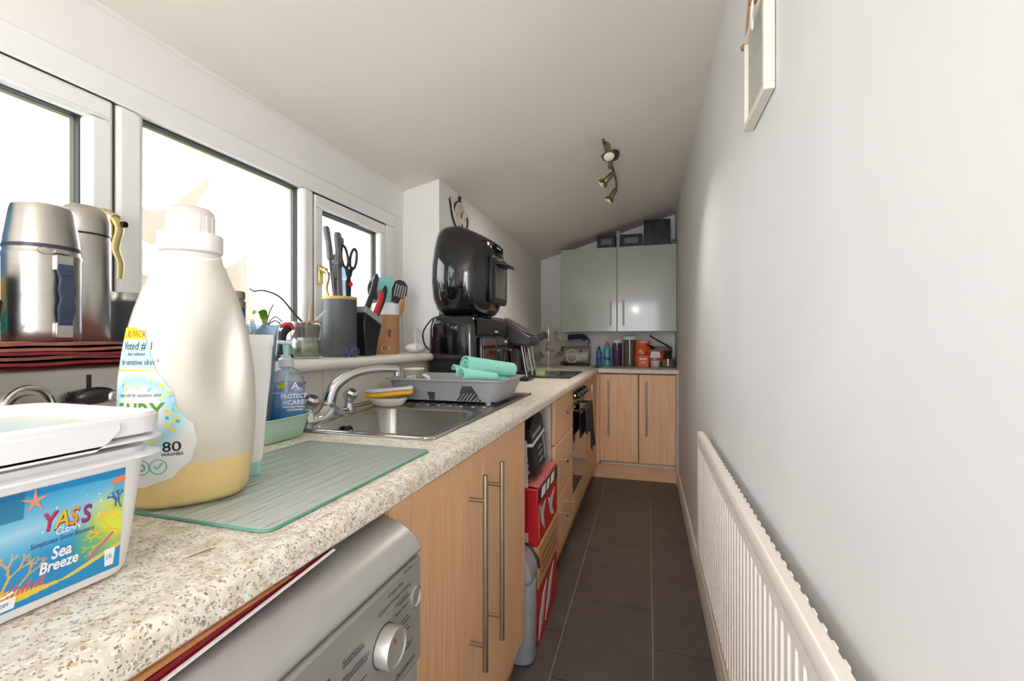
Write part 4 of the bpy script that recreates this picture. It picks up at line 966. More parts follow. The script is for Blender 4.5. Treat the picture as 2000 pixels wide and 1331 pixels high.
# ================================================================ SILVER TOASTER WITH CARDBOARD AND FLASKS
ts = T('toaster', 'brushed steel toaster behind the white tub with black lever', 'toaster', (-.93, .40, W))
rbox(-.925, .40, W + .01, 1.104, .062, .235, .03, .012).obj('body', steel, ts)
rbox(-.925, .40, W, W + .012, .058, .23, .028, .003).obj('base', blackp, ts)
box(-.8635, -.8622, .497, .5035, .97, 1.085).obj('lever_slot', blackp, ts)
lv = MB(Matrix.Translation((-.846, .500, 1.052))); lv.sphere((0, 0, 0), .022, 18, 12, .75, 1.25, .62); lvo = lv.obj('lever_knob', blackp, ts)
MB().tube([(-.862, .500, 1.052), (-.846, .5, 1.052)], .004, 8).obj('lever_stem', blackp, lvo)
MB(Matrix.Translation((-.826, .532, 1.050)) @ Matrix.Rotation(.0, 4, 'Z')).box(-.007, .007, -.028, .03, -.009, .009).obj('lever_grip', steel, lvo, bev=.005)
MB().tube([(-.860, .425 + .028 * math.cos(a), 1.040 + .032 * math.sin(a)) for a in [2 * PI * i / 28 for i in range(28)]], .0035, 8, closed=True).obj('dial_ring', chrome, ts)
MB(Matrix.Translation((-.8625, .425, 1.04)) @ Matrix.Rotation(PI / 2, 4, 'Y')).lathe([(.022, 0), (.021, .006), (.001, .007)], n=24).obj('browning_dial', steel, ts)
for q in ((.466, .480, 1.045, 1.0458), (.466, .480, 1.037, 1.0378), (.466, .4668, 1.037, 1.0458), (.4792, .48, 1.037, 1.0458), (.469, .477, 1.0455, 1.0515), (.4725, .4735, 1.052, 1.060)): box(-.8633, -.8622, *q).obj('printed_icon', ink, ts)
kraft = mat('kraft_edge', (134, 76, 62), .85, var=.2, scale=60)
for i, (z, x0, y1, cc) in enumerate(((1.1045, -.845, .66, (120, 28, 34)), (1.1115, -.850, .665, (150, 92, 76)), (1.1185, -.842, .655, (112, 30, 36)), (1.1255, -.846, .66, (156, 96, 80)), (1.1325, -.843, .662, (140, 82, 68)))):
    def fl_(s, t, z=z, x0=x0, y1=y1, i=i): return (-1.10 + (x0 + 1.10) * s, .15 + (y1 - .15) * t, z + .0042 + .0012 * math.sin(9 * t + i * 2) + .0006 * math.sin(31 * t + i))
    o = MB().sheet(fl_, 6, 30, .0045).obj('cardboard_sheet', mat('flat_card_%d' % i, cc, .85, var=.2, scale=50))
    tag(o, ('bottom red', 'second lowest brown', 'middle dark red', 'second highest brown', 'topmost brown')[i] + ' flattened cardboard sheet on the toaster', 'cardboard', 'flattened cardboard on the toaster')
CZ = 1.1382
def lathe_at(x, y, prof, n=40): return MB().lathe(prof, x, y, n)
f1 = T('vacuum_flask', 'wide stainless food flask with navy strap on the cardboard stack', 'flask', (-.95, .487, CZ))
lathe_at(-.95, .487, [(.044, CZ), (.046, CZ + .003), (.0465, CZ + .02), (.0465, 1.272), (.0475, 1.275), (.0475, 1.279), (.0455, 1.282), (.0455, 1.287)]).obj('flask_body', steel, f1)
lathe_at(-.95, .487, [(.0462, 1.287), (.0468, 1.290), (.0462, 1.293)]).obj('seal_band', mat('navy_band', (44, 50, 66), .4), f1)
lathe_at(-.95, .487, [(.0455, 1.2925), (.0445, 1.305), (.0385, 1.350), (.0365, 1.357), (.031, 1.3605), (.001, 1.362)]).obj('cup_lid', steel, f1)
ca = math.atan2(-.487, .95) + math.radians(28)
FM = Matrix.Translation((-.95, .487, 0)) @ Matrix.Rotation(ca, 4, 'Z')
for z in (1.268, 1.160): MB(FM).box(.042, .054, -.012, .012, z - .017, z + .009).obj('strap_clip', steel, f1, bev=.002)
MB(FM).loft([[(.052 + .006 * math.sin(PI * t) + dx, dy * (1 + .12 * math.sin(6 * PI * t)), 1.262 - .098 * t) for dx, dy in ((-.003, -.0095), (.003, -.0095), (.003, .0095), (-.003, .0095))] for t in [i / 24 for i in range(25)]]).obj('carry_strap', mat('navy_strap', (52, 62, 84), .6), f1, sharp=60)
for i in range(9): MB(FM).box(.0585, .0605, -.008, .008, 1.245 - i * .007, 1.2475 - i * .007).obj('strap_ridge', MATS['navy_strap'], f1)
MB(FM).tube([(.048, -.022 + .010 * math.cos(a), 1.281 + .005 * math.sin(a)) for a in [2 * PI * i / 16 for i in range(16)]], .0008, 6, closed=True).obj('wire_loop', steel, f1)
MB(FM).cyl((.0505, -.012, 1.281), (.0505, .006, 1.281), .0032, n=10).obj('latch_pin', steel, f1)
f2 = T('vacuum_flask', 'slim tall stainless flask behind the strapped food flask', 'flask', (-1.045, .595, CZ))
lathe_at(-1.045, .595, [(.040, CZ), (.042, CZ + .003), (.042, 1.335), (.0405, 1.339), (.0405, 1.341)]).obj('flask_body', steel, f2)
lathe_at(-1.045, .595, [(.0412, 1.341), (.0412, 1.3445)]).obj('seal_band', blackp, f2)
lathe_at(-1.045, .595, [(.042, 1.3445), (.042, 1.370), (.038, 1.388), (.030, 1.397), (.015, 1.401), (.001, 1.402)]).obj('cup_lid', steel, f2)
f3 = T('travel_cup', 'charcoal travel cup with steel rim behind the softener bottle', 'cup', (-1.10, .705, 1.0805))
lathe_at(-1.10, .705, [(.030, 1.0805), (.031, 1.083), (.041, 1.215), (.042, 1.222), (.037, 1.224)]).obj('cup_body', mat('charcoal_soft', (70, 72, 74), .55), f3)
lathe_at(-1.10, .705, [(.036, 1.2235), (.037, 1.226), (.037, 1.240), (.034, 1.244), (.001, 1.245)]).obj('steel_rim', steel, f3)
bg_ = T('plastic_carton', 'bright green and blue packet at the left edge behind the flask', 'packet', (-1.08, .46, 1.139))
PM = Matrix.Translation((-1.045, .405, 1.139)) @ Matrix.Rotation(-.10, 4, 'X')
MB(PM).box(-.012, .012, -.06, .045, 0, .262).obj('packet_body', mat('packet_teal', (30, 150, 130), .3, var=.2, scale=14), bg_, bev=.004)
MB(PM).box(.012, .0126, -.06, .045, .10, .23).obj('blue_print', mat('packet_blue', (88, 140, 186), .4, var=.1), bg_)
MB(PM).box(.012, .0128, -.02, .045, .05, .10).obj('orange_print', mat('packet_orange', (226, 170, 90), .4), bg_)
MB(PM).box(.012, .0128, -.02, .035, .236, .250).obj('dark_print', ink, bg_)
bm_ = T('travel_cup', 'black cup half cut off by the left picture edge beside the flask', 'cup', (-.955, .385, CZ))
lathe_at(-.955, .385, [(.030, CZ), (.032, CZ + .003), (.038, 1.235), (.037, 1.238), (.035, 1.236)]).obj('cup_body', mat('slate_black', (58, 57, 60), .5), bm_)
MB().tube([(-.915, .405, 1.21), (-.900, .412, 1.195), (-.902, .41, 1.17), (-.917, .402, 1.158)], .0045, 8).obj('handle', blackp, bm_)

# ================================================================ ON THE WINDOW SILL
S = 1.0805
fm_ = T('travel_cup', 'blue travel mug with a smiling face and steel lid', 'cup', (-1.13, 1.005, S))
lathe_at(-1.13, 1.005, [(.024, S), (.026, S + .004), (.0285, 1.228), (.0285, 1.232)]).obj('mug_body', mat('cobalt', (28, 52, 168), .3), fm_)
lathe_at(-1.13, 1.005, [(.0285, 1.2322), (.0292, 1.234), (.0292, 1.252), (.0265, 1.254), (.0265, 1.258), (.0285, 1.260), (.0285, 1.276), (.026, 1.28), (.001, 1.281)]).obj('steel_lid', handlem, fm_)
va = math.atan2(-1.005, 1.13); MM = Matrix.Translation((-1.13, 1.005, 0)) @ Matrix.Rotation(va, 4, 'Z')
msurf = lambda a, z: MM @ Vector((.0288 * math.cos(a), .0288 * math.sin(a), z))
for a0 in (-.2, .42): MB().tube([msurf(a0 + .20 * math.cos(t), 1.205 + .0065 * math.sin(t)) for t in [2 * PI * i / 20 for i in range(20)]], .0011, 5, closed=True).obj('eye_print', winkm, fm_)
MB().tube([msurf(-.1 + .55 * t, 1.178 - .008 * math.sin(PI * t) + .006 * t) for t in [i / 12 for i in range(13)]], .0011, 5).obj('smile_print', winkm, fm_)

potm = clear('pot_plastic', (246, 248, 246), .05, .05, .05, (225, 228, 222))
barkm = mat('orchid_bark', (92, 70, 52), .9, var=.35, scale=90, bump=1, bscale=120)
mossm = mat('green_moss', (112, 118, 70), .95, var=.35, scale=120, bump=1, bscale=150)
leafm = mat('orchid_leaf', (106, 168, 44), .35, var=.1)
rootm = mat('dry_stem', (84, 66, 50), .8, var=.2)
def bark(cx, cy, r, z0, z1, parent, seed, n=26):
    rn = random.Random(seed)
    for i in range(n):
        a = rn.random() * 2 * PI; q = r * math.sqrt(rn.random()) * .86; z = z0 + (z1 - z0) * rn.random()
        Mk = Matrix.Translation((cx + q * math.cos(a), cy + q * math.sin(a), z)) @ Matrix.Rotation(rn.random() * 6, 4, 'Z') @ Matrix.Rotation(rn.random() * 2, 4, 'X')
        s_ = .006 + rn.random() * .006
        MB(Mk).box(-s_, s_, -s_ * .7, s_ * .7, -s_ * .5, s_ * .5).obj('bark_chip', barkm, parent, bev=.002, seg=1)
def leaf(parent, pts, wd, m=None):
    P = bez(pts, 8); n = len(P)
    def fn(s, t):
        i = min(n - 1, int(round(t * (n - 1)))); p = P[i]; w_ = wd * math.sin(PI * min(1, .08 + .92 * t)) ** .7 * (s - .5) * 2
        d = (P[min(n - 1, i + 1)] - P[max(0, i - 1)]).normalized(); sd = d.cross(Vector((0, 0, 1))).normalized()
        return p + sd * w_ + Vector((0, 0, abs(s - .5) * wd * .5))
    MB().sheet(fn, 4, n - 1, .0012).obj('leaf', m or leafm, parent, sharp=80)
o1 = T('orchid_pot', 'clear pot holding a small orchid with one green leaf', 'plant', (-1.10, 1.085, S))
lathe_at(-1.10, 1.085, [(.034, S), (.036, S + .003), (.048, 1.196), (.050, 1.198), (.050, 1.201), (.047, 1.200), (.034, S + .006)]).obj('pot', potm, o1)
lathe_at(-1.10, 1.085, [(.034, S + .006), (.043, 1.165), (.035, 1.172), (.001, 1.176)]).obj('potting_moss', mossm, o1)
bark(-1.10, 1.085, .042, 1.165, 1.185, o1, 4, 16)
leaf(o1, [(-1.10, 1.085, 1.185), (-1.085, 1.06, 1.222), (-1.07, 1.03, 1.226), (-1.055, 1.00, 1.212)], .013)
leaf(o1, [(-1.10, 1.085, 1.185), (-1.09, 1.07, 1.205), (-1.085, 1.05, 1.204)], .008, mat('young_leaf', (176, 206, 60), .4))
for q in ([(-1.10, 1.085, 1.18), (-1.09, 1.11, 1.212), (-1.085, 1.135, 1.198)], [(-1.10, 1.085, 1.18), (-1.10, 1.10, 1.225), (-1.10, 1.115, 1.25)], [(-1.1, 1.085, 1.18), (-1.08, 1.10, 1.20), (-1.075, 1.12, 1.188)]): MB().tube(bez(q, 6), .002, 6).obj('air_root', rootm, o1)
o2 = T('orchid_pot', 'clear pot of bark and green moss with a long dry stem', 'plant', (-1.085, 1.235, S))
cx, cy = -1.085, 1.235
lathe_at(cx, cy, [(.045, S), (.048, S + .004), (.048, 1.132), (.043, 1.140), (.0445, 1.15), (.049, 1.196), (.051, 1.198), (.051, 1.202), (.048, 1.201), (.043, 1.15), (.0415, 1.14), (.0465, 1.13), (.0465, S + .006)]).obj('pot', potm, o2)
lathe_at(cx, cy, [(.044, S + .006), (.046, S + .012), (.046, 1.112), (.040, 1.118), (.001, 1.12)]).obj('moss_layer', mossm, o2)
lathe_at(cx, cy, [(.040, 1.15), (.045, 1.186), (.030, 1.192), (.001, 1.194)]).obj('bark_layer', barkm, o2)
bark(cx, cy, .042, 1.165, 1.197, o2, 8, 30)
MB().tube(bez([(cx, cy, 1.19), (cx - .003, 1.19, 1.225), (cx - .005, 1.13, 1.275), (cx - .005, 1.07, 1.288), (cx - .006, 1.035, 1.283), (cx - .006, 1.02, 1.290)], 8), [.0035 - .00004 * i for i in range(41)], 7).obj('flower_stem', rootm, o2)
MB().cyl((cx + .01, 1.24, 1.19), (cx + .012, 1.243, 1.255), .004, .003, 8).obj('support_cane', mat('cane_tan', (206, 160, 122), .7), o2)
MB().box(0, 0, 0, 0, 0, 0)
MB(Matrix.Translation((cx + .012, 1.25, 1.195)) @ Matrix.Rotation(-.95, 4, 'X')).box(-.0008, .0008, -.004, .004, 0, .085).obj('plant_tag', mat('tag_white', (226, 226, 226), .4), o2)
for q in ([(cx, cy, 1.19), (cx + .02, cy + .03, 1.205), (cx + .03, cy + .04, 1.195)], [(cx, cy, 1.19), (cx + .03, cy - .02, 1.204), (cx + .04, cy - .03, 1.196)]): MB().tube(bez(q, 5), .003, 6).obj('air_root', mat('root_orange', (176, 112, 66), .7), o2)
# red-tipped clip pegs behind jug
pg = T('handheld_tool', 'red and black handled tool standing behind the clear jug', 'tool', (-1.02, 1.055, S))
MB().tube(bez([(-1.012, 1.055, S + .014), (-1.012, 1.06, S + .06), (-1.01, 1.066, S + .085), (-1.0, 1.085, S + .105)], 6), .012, 10, flat=.6).obj('black_handle', blackp, pg)
MB().tube(bez([(-1.008, 1.05, S + .100), (-1.004, 1.068, S + .108), (-1.0, 1.09, S + .092)], 6), [.010] * 12 + [.004], 10, flat=.6).obj('red_tip', mat('signal_red', (214, 66, 60), .35), pg)
rbox(-1.02, 1.062, S, S + .02, .03, .02, .008, .003).obj('stand', blackp, pg)
# reading glasses
eg = T('spectacles', 'blue framed spectacles folded in front of the grey knife holder', 'glasses', (-1.0, 1.36, S))
blm = mat('blue_frame', (46, 64, 138), .25)
for y_ in (1.335, 1.385): MB().tube([(-1.002, y_ + .023 * math.cos(t), S + .018 + .0165 * math.sin(t)) for t in [2 * PI * i / 22 for i in range(22)]], .0017, 6, closed=True).obj('rim', blm, eg)
for y_ in (1.335, 1.385): MB(Matrix.Translation((-1.002, y_, S + .018)) @ Matrix.Rotation(PI / 2, 4, 'Y')).lathe([(.0165, -.0006), (.0165, .0006)], n=22, sx=1, sy=1.35).obj('lens', clear('lens_clear', (235, 240, 245), .08), eg)
MB().tube(bez([(-1.002, 1.31, S + .028), (-1.022, 1.34, S + .012), (-1.022, 1.40, S + .006), (-1.018, 1.425, S + .002)], 6), .0018, 6).obj('temple_arm', blm, eg)
MB().tube(bez([(-1.002, 1.408, S + .028), (-1.012, 1.38, S + .02), (-1.014, 1.33, S + .006)], 6), .0018, 6).obj('temple_arm', blm, eg)

# grey knife holder and its knives
HX, HY, HZ = -1.088, 1.410, 1.300
kh = T('knife_holder', 'round dark grey knife holder with a bamboo rim', 'knife holder', (HX, HY, S))
hgm = mat('rubber_grey', (78, 80, 82), .45, var=.05)
lathe_at(HX, HY, [(.058, S), (.061, S + .004), (.061, HZ - .010)], 48).obj('holder_body', hgm, kh)
lathe_at(HX, HY, [(.0612, HZ - .0102), (.0615, HZ - .002), (.060, HZ), (.052, HZ), (.051, HZ - .006)], 48).obj('bamboo_rim', wood_mat('bamboo', (190, 150, 84), (216, 178, 110), 'x'), kh)
lathe_at(HX, HY, [(.0505, HZ - .02), (.0505, HZ - .007)], 40).obj('bristle_insert', blackp, kh)
knm = mat('knife_handle_grey', (96, 96, 98), .35); riv = mat('rivet', (214, 214, 212), .25, 1); blade = mat('knife_blade', (190, 190, 192), .18, 1)
def knife(label, base, tilt_y, tilt_x, blade_l, han_l, hw, hm, bend=0):
    k = T('kitchen_knife', label, 'knife', base, 'knives in the grey holder')
    Mk = Matrix.Translation(base) @ Matrix.Rotation(tilt_x, 4, 'X') @ Matrix.Rotation(tilt_y, 4, 'Y')
    MB(Mk).prism([(-hw * .9, 0), (hw * .9, 0), (hw * .9, blade_l), (-hw * .9, blade_l)], -.001, .001, 'x').obj('blade', blade, k)
    z0 = blade_l
    pts = [(-hw, z0), (hw, z0), (hw * .85, z0 + han_l * .5), (hw * 1.0 + bend, z0 + han_l * .9), (hw * .5 + bend, z0 + han_l), (-hw * .7 + bend, z0 + han_l), (-hw * 1.05 + bend, z0 + han_l * .88), (-hw * .8, z0 + han_l * .5)]
    h = MB(Mk).prism(pts, -.008, .008, 'x').obj('handle', hm, k, bev=.004)
    for t in (.14, .5, .86):
        MB(Mk @ Matrix.Translation((-.0086, bend * t, z0 + han_l * t)) @ Matrix.Rotation(PI / 2, 4, 'Y')).lathe([(.0045, 0), (.0045, .0172)], n=12).obj('rivet', riv, h)
    return k
knife('grey riveted knife in the holder, leftmost and tallest', (HX + .005, HY - .030, HZ - .02), 0, .17, .150, .118, .0115, knm, -.004)
knife('grey riveted cleaver handle in the holder, second from the left', (HX + .015, HY - .012, HZ - .02), 0, .07, .135, .118, .014, knm)
knife('short dark knife in the holder behind the scissors', (HX - .015, HY + .005, HZ - .02), 0, .02, .085, .095, .0125, MATS['black_plastic'])
knife('dark knife with curved pommel at the back of the holder', (HX - .025, HY + .028, HZ - .02), 0, -.02, .140, .112, .0135, knm, .006)
scs = T('kitchen_scissors', 'black kitchen scissors with a red pivot in the grey holder', 'scissors', (HX + .02, HY + .022, HZ - .02))
sx_ = HX + .022
for sgn in (-1, 1):
    MB().tube([(sx_, HY + .022 + sgn * .004, HZ - .02), (sx_, HY + .022 + sgn * .006, HZ + .055), (sx_, HY + .024 - sgn * .004, HZ + .085)], [.007, .010, .008], 8, flat=.5, up=(1, 0, 0)).obj('shank', blackp, scs)
    c0 = (HY + .026 + sgn * .026, HZ + .148)
    lp_ = [(sx_, c0[0] + .019 * math.cos(t) + sgn * .008 * math.sin(t) , c0[1] + .040 * math.sin(t)) for t in [2 * PI * i / 28 for i in range(28)]]
    MB().tube(lp_, .0048, 8, closed=True).obj('finger_loop', mat('navy_black', (34, 38, 50), .35), scs)
    MB().tube([(sx_, HY + .025 + sgn * .004, HZ + .08), (sx_, c0[0] - sgn * .010, c0[1] - .032)], .007, 8).obj('loop_neck', blackp, scs)
MB().cyl((sx_ + .004, HY + .026, HZ + .050), (sx_ + .010, HY + .026, HZ + .050), .009, n=18).obj('red_pivot', mat('red_dot', (206, 44, 40), .4), scs)

# slanted black knife block
KM = Matrix.Translation((-1.075, 1.545, S)) @ Matrix.Diagonal((.85, .85, 1, 1))
kb_ = T('knife_block', 'slanted black knife block next to the brown tin', 'knife block', (-1.075, 1.60, S))
MB(KM).prism([(-.050, 0), (.030, 0), (.045, .060), (.075, .122), (-.055, .168), (-.064, .120)], -.045, .045, 'x').obj('block_body', blackp, kb_, bev=.004)
MB(KM).prism([(.0765, .1225), (.081, .146), (-.049, .193), (-.0555, .169)], -.046, .046, 'x').obj('slotted_top', mat('block_grey', (158, 158, 156), .45), kb_, bev=.003)
dirv = Vector((.10, .36, .93)).normalized()
bk = mat('handle_black', (40, 40, 42), .32)
for nm_, y_, x_, l_, m_k, crv in (('nearest black handled knife in the slanted block', -.028, .02, .135, bk, .02), ('tall black handled knife in the middle of the slanted block', .006, -.012, .165, bk, .03), ('red handled knife in the slanted block', .034, .022, .110, mat('handle_red', (206, 46, 42), .32), .02), ('curved black handled knife at the front of the slanted block', .058, .012, .140, bk, .035)):
    b0 = KM @ Vector((x_, y_, .172 - (y_ + .05) * .36))
    k = T('kitchen_knife', nm_, 'knife', b0, 'knives in the slanted block')
    pts = bez([b0, b0 + dirv * l_ * .35 + Vector((0, .004, 0)), b0 + dirv * l_ * .75 + Vector((0, crv * .3, 0)), b0 + dirv * l_ * 1.15 + Vector((0, crv * .2 - .006, .006))], 6)
    MB().tube(pts, [.0150 if i < len(pts) - 2 else (.010 if i == len(pts) - 2 else .004) for i in range(len(pts))], 12, flat=.62, up=(1, 0, 0)).obj('handle', m_k, k)
    MB().cyl(b0 - dirv * .004, b0 + dirv * .006, .012, n=12).obj('bolster', steel, k)

# brown tin of utensils
TX, TY, TZ = -1.105, 1.745, 1.302
tn = T('utensil_tin', 'brown paper wrapped tin holding cooking utensils on the sill end', 'tin', (TX, TY, S))
lathe_at(TX, TY, [(.056, S), (.058, S + .003), (.058, TZ - .05)], 40).obj('paper_wrap', mat('kraft_wrap', (176, 126, 92), .7, var=.05), tn)
lathe_at(TX, TY, [(.0575, TZ - .0498), (.0575, TZ - .002), (.0565, TZ), (.0545, TZ), (.054, TZ - .03)], 40).obj('white_rim', whitep, tn)
va2 = math.atan2(-TY, -TX); tm_ = lambda th, z: (lambda a, b: (TX + .0586 * math.cos(va2 + th + a / .058), TY + .0586 * math.sin(va2 + th + a / .058), z + b))
brn = mat('brown_print', (112, 74, 48), .8)
shape([(0, 0), (.034, 0), (.034, .004), (0, .004)], tm_(-.1, 1.215), brn, tn, 'printed_line'); shape([(0, 0), (.03, 0), (.03, .004), (0, .004)], tm_(-.85, 1.135), brn, tn, 'printed_line')
for i in range(7): box(0, 0, 0, 0, 0, 0); shape([(0, 0), (.034, 0), (.034, .002), (0, .002)], tm_(-.9, 1.165 + i * .010), mat('faint_print', (150, 104, 74), .8), tn, 'printed_line')
shape([(0, 0), (.010, 0), (.013, .03), (.005, .034), (-.003, .03)], tm_(.18, 1.155), brn, tn, 'jar_print')
shape([(0, 0), (.030, 0), (.030, .016), (0, .016)], tm_(-.28, 1.098), mat('tin_label', (226, 222, 206), .6), tn, 'price_label')
shape([(.004, .004), (.010, .004), (.010, .012), (.004, .012)], (lambda a, b: (TX + .059 * math.cos(va2 - .28 + a / .058), TY + .059 * math.sin(va2 - .28 + a / .058), 1.098 + b)), ink, tn, 'price_mark')
for k_ in range(3): shape([(.0125, .004 + k_ * .003), (.027, .004 + k_ * .003), (.027, .0055 + k_ * .003), (.0125, .0055 + k_ * .003)], (lambda a, b: (TX + .059 * math.cos(va2 - .28 + a / .058), TY + .059 * math.sin(va2 - .28 + a / .058), 1.098 + b)), brn, tn, 'price_mark')
woodm = wood_mat('spoon_wood', (196, 142, 88), (216, 168, 112), 'z')
nyl = mat('nylon_black', (36, 38, 38), .4)
def utensil(name, label, x0, x1, handle_m):
    u = T(name, label, 'utensil', x0, 'utensils in the brown tin')
    MB().tube([x0, x1], [.0055, .0065], 10).obj('handle', handle_m, u)
    return u
def head(u, c, M, pts, m, th=.004, nm='head'):
    return MB(Matrix.Translation(c) @ M).prism(pts, -th / 2, th / 2, 'x').obj(nm, m, u, bev=.0015)
b0 = (TX, TY, S + .008)
tq = mat('aqua_silicone', (130, 206, 204), .4)
u = utensil('spatula', 'aqua silicone spatula bent over the tin rim', (TX - .01, TY - .03, S + .01), (TX - .012, TY - .012, TZ + .03), tq)
MB().sheet(lambda s, t: (TX - .035 + .055 * s, TY - .055 + .066 * s + .018 * math.sin(PI * t * .5), TZ + .01 + .108 * math.sin(PI * .5 * min(1, t * 1.4)) - max(0, t - .72) * .12 + .01 * (s - .5)), 12, 18, .004).obj('head', tq, u, sharp=80)
u = utensil('slotted_turner', 'black slotted turner leaning right in the tin', (TX - .02, TY - .01, S + .01), (TX + .012, TY + .060, TZ + .02), nyl)
hp = [(-.030, 0), (-.036, .06), (-.030, .095), (-.010, .108), (.014, .106), (.034, .088), (.038, .05), (.020, 0)]
TM = Matrix.Rotation(-.7, 4, 'Z') @ Matrix.Rotation(-.22, 4, 'X')
ho = head(u, (TX + .014, TY + .066, TZ + .008), TM, hp, nyl)
for i in range(5): MB(Matrix.Translation((TX + .014, TY + .066, TZ + .008)) @ TM).box(-.0026, .0026, -.022 + i * .0115, -.017 + i * .0115, .03, .085).obj('slot', mat('slot_grey', (176, 176, 172), .6), ho)
u = utensil('wooden_spoon', 'pale wooden spoon with its bowl hanging over the tin', (TX - .03, TY + .01, S + .01), (TX + .025, TY + .052, TZ - .012), woodm)
MB(Matrix.Translation((TX + .030, TY + .074, TZ - .020)) @ Matrix.Rotation(-.35, 4, 'X')).sphere((0, 0, .01), .030, 18, 12, .35, .72, 1.5).obj('bowl', woodm, u)
u = utensil('ladle', 'black nylon spoon leaning left out of the tin', (TX + .01, TY + .03, S + .01), (TX - .012, TY - .062, TZ + .035), nyl)
MB(Matrix.Translation((TX - .014, TY - .082, TZ + .05)) @ Matrix.Rotation(.25, 4, 'X')).sphere((0, 0, 0), .036, 18, 12, .4, .8, 1.1).obj('bowl', nyl, u)
u = utensil('masher', 'dark utensil with pointed prongs behind the knife handles', (TX + .02, TY + .0, S + .01), (TX - .03, TY - .045, TZ + .065), nyl)
for q in (-.012, .006, .02): MB().cyl((TX - .03, TY - .045, TZ + .06), (TX - .032, TY - .065 + q, TZ + .10), .005, .001, 8).obj('prong', nyl, u)
# white cable and gadget at the sill end
gd = T('charging_gadget', 'white gadget with a looped cable at the end of the sill', 'gadget', (-1.06, 1.93, S))
MB(Matrix.Translation((-1.06, 1.93, S + .024))).sphere((0, 0, 0), .055, 24, 12, .85, 1.0, .42).obj('gadget_body', whitep, gd)
MB().tube(bez([(-1.03, 1.90, S + .01), (-1.02, 1.86, S + .045), (-1.04, 1.885, S + .10), (-1.06, 1.95, S + .115), (-1.05, 1.99, S + .06)], 8), .0028, 8).obj('cable', mat('cable_white', (222, 220, 216), .4), gd)

# ================================================================ AROUND THE SINK
sd = T('soap_dish', 'white oval dish on the sink ledge under the yellow cloth', 'dish', (-.868, 1.38, SZ))
MB().lathe([(.052, SZ + .001), (.058, SZ + .003), (.072, SZ + .022), (.073, SZ + .029), (.070, SZ + .029), (.056, SZ + .008)], -.866, 1.382, 36, sx=.95, sy=.72).obj('dish_shell', creamp, sd)
sp_ = T('sponge_cloth', 'white and yellow scouring cloth resting on the white dish', 'cloth', (-.868, 1.38, SZ + .031))
def slab(z0, z1, g): 
    def wave(x, y): return .010 * math.exp(-((x + .80) / .03) ** 2) + .002 * math.sin(40 * y)
    def ringz(z, ins): return [(q[0], q[1], z + wave(q[0], q[1])) for q in [Matrix.Translation((-.862, 1.383, 0)) @ Matrix.Rotation(.52, 4, 'Z') @ Vector(p) for p in rr(0, 0, 0, .082 - ins, .040 - ins, .036 - ins * .5, 7)]]
    return MB().loft([ringz(z0, .004), ringz(z0 + (z1 - z0) * .3, 0), ringz(z0 + (z1 - z0) * .7, 0), ringz(z1, .005)])
slab(SZ + .0305, SZ + .046, 0).obj('yellow_layer', mat('yellow_foam', (242, 186, 30), .8, bump=.4, bscale=400), sp_, sharp=60)
slab(SZ + .0465, SZ + .056, 0).obj('white_layer', mat('white_scourer', (214, 214, 220), .85, var=.08, scale=120, bump=.6, bscale=300), sp_, sharp=60)

rk = T('dish_rack', 'grey plastic dish rack standing on the sink drainer', 'dish rack', (-.70, 1.57, SZ))
RZ = 1.002
rx0, rx1, ry0, ry1 = -.925, -.475, 1.452, 1.755
def rkr(z, e, r=.035): return rr((rx0 + rx1) / 2, (ry0 + ry1) / 2, z, (rx1 - rx0) / 2 + e, (ry1 - ry0) / 2 + e, r, 5)
g_ = MB(); g_.loft([rkr(SZ + .010, -.030), rkr(.965, -.014), rkr(RZ - .006, -.004), rkr(RZ - .004, .010, .042), rkr(RZ, .010, .042), rkr(RZ + .001, 0, .035), rkr(.965, -.018), rkr(SZ + .013, -.034)], False, False)
g_.obj('basket', greyp, rk, sharp=45)
bs = MB().loft([rkr(SZ + .010, -.030), rkr(SZ + .013, -.032)]); bs.obj('basket_floor', greyp, rk)
# dark panels painted as the shade inside front cut-outs, with cutlery bars
dk = mat('rack_shade_paint', (66, 67, 70), .5)
fw = lambda x, z: (x, ry0 + .030 - (z - SZ) * .30 - .0022 + .001, z)
def trap(x0b, x1b, x0t, x1t, z0, z1, nm, m, o=0):
    mb = MB(); q = [(x0b, z0), (x1b, z0), (x1t, z1), (x0t, z1)]
    yy = lambda z: ry0 + .030 - .016 * min(1, (z - SZ - .01) / .042) - .010 * max(0, (z - .965) / .029) - .0015 - o
    mb.add([(x, yy(z), z) for x, z in q] + [(x, yy(z) + .002, z) for x, z in q], [(0, 1, 2, 3), (7, 6, 5, 4), (0, 4, 5, 1), (1, 5, 6, 2), (2, 6, 7, 3), (3, 7, 4, 0)])
    return mb.obj(nm, m, rk)
trap(-.650, -.555, -.620, -.585, SZ + .012, .980, 'opening_shade', dk)
trap(-.755, -.735, -.760, -.730, SZ + .012, .955, 'opening_shade', dk)
for i in range(7):
    xx = -.645 + i * .013
    MB().cyl((xx, ry0 + .006, SZ + .014), (xx + .022, ry0 + .004, .955 if i < 5 else .945), .0018, n=6).obj('cutlery_bar', greyp, rk)
for x_, y_ in ((-.87, 1.48), (-.53, 1.48), (-.87, 1.68), (-.53, 1.68)): MB().lathe([(.010, SZ + .0035), (.010, SZ + .011)], x_, y_, 12).obj('foot', greyp, rk)
mg = T('mug', 'grey and cream mug with white lettering in the dish rack', 'mug', (-.83, 1.50, SZ + .014))
MBm = [(.034, .932), (.037, .935), (.039, 1.032), (.0395, 1.0325)]
lathe_at(-.838, 1.515, MBm, 40).obj('mug_body', mat('mug_grey', (150, 146, 134), .35), mg)
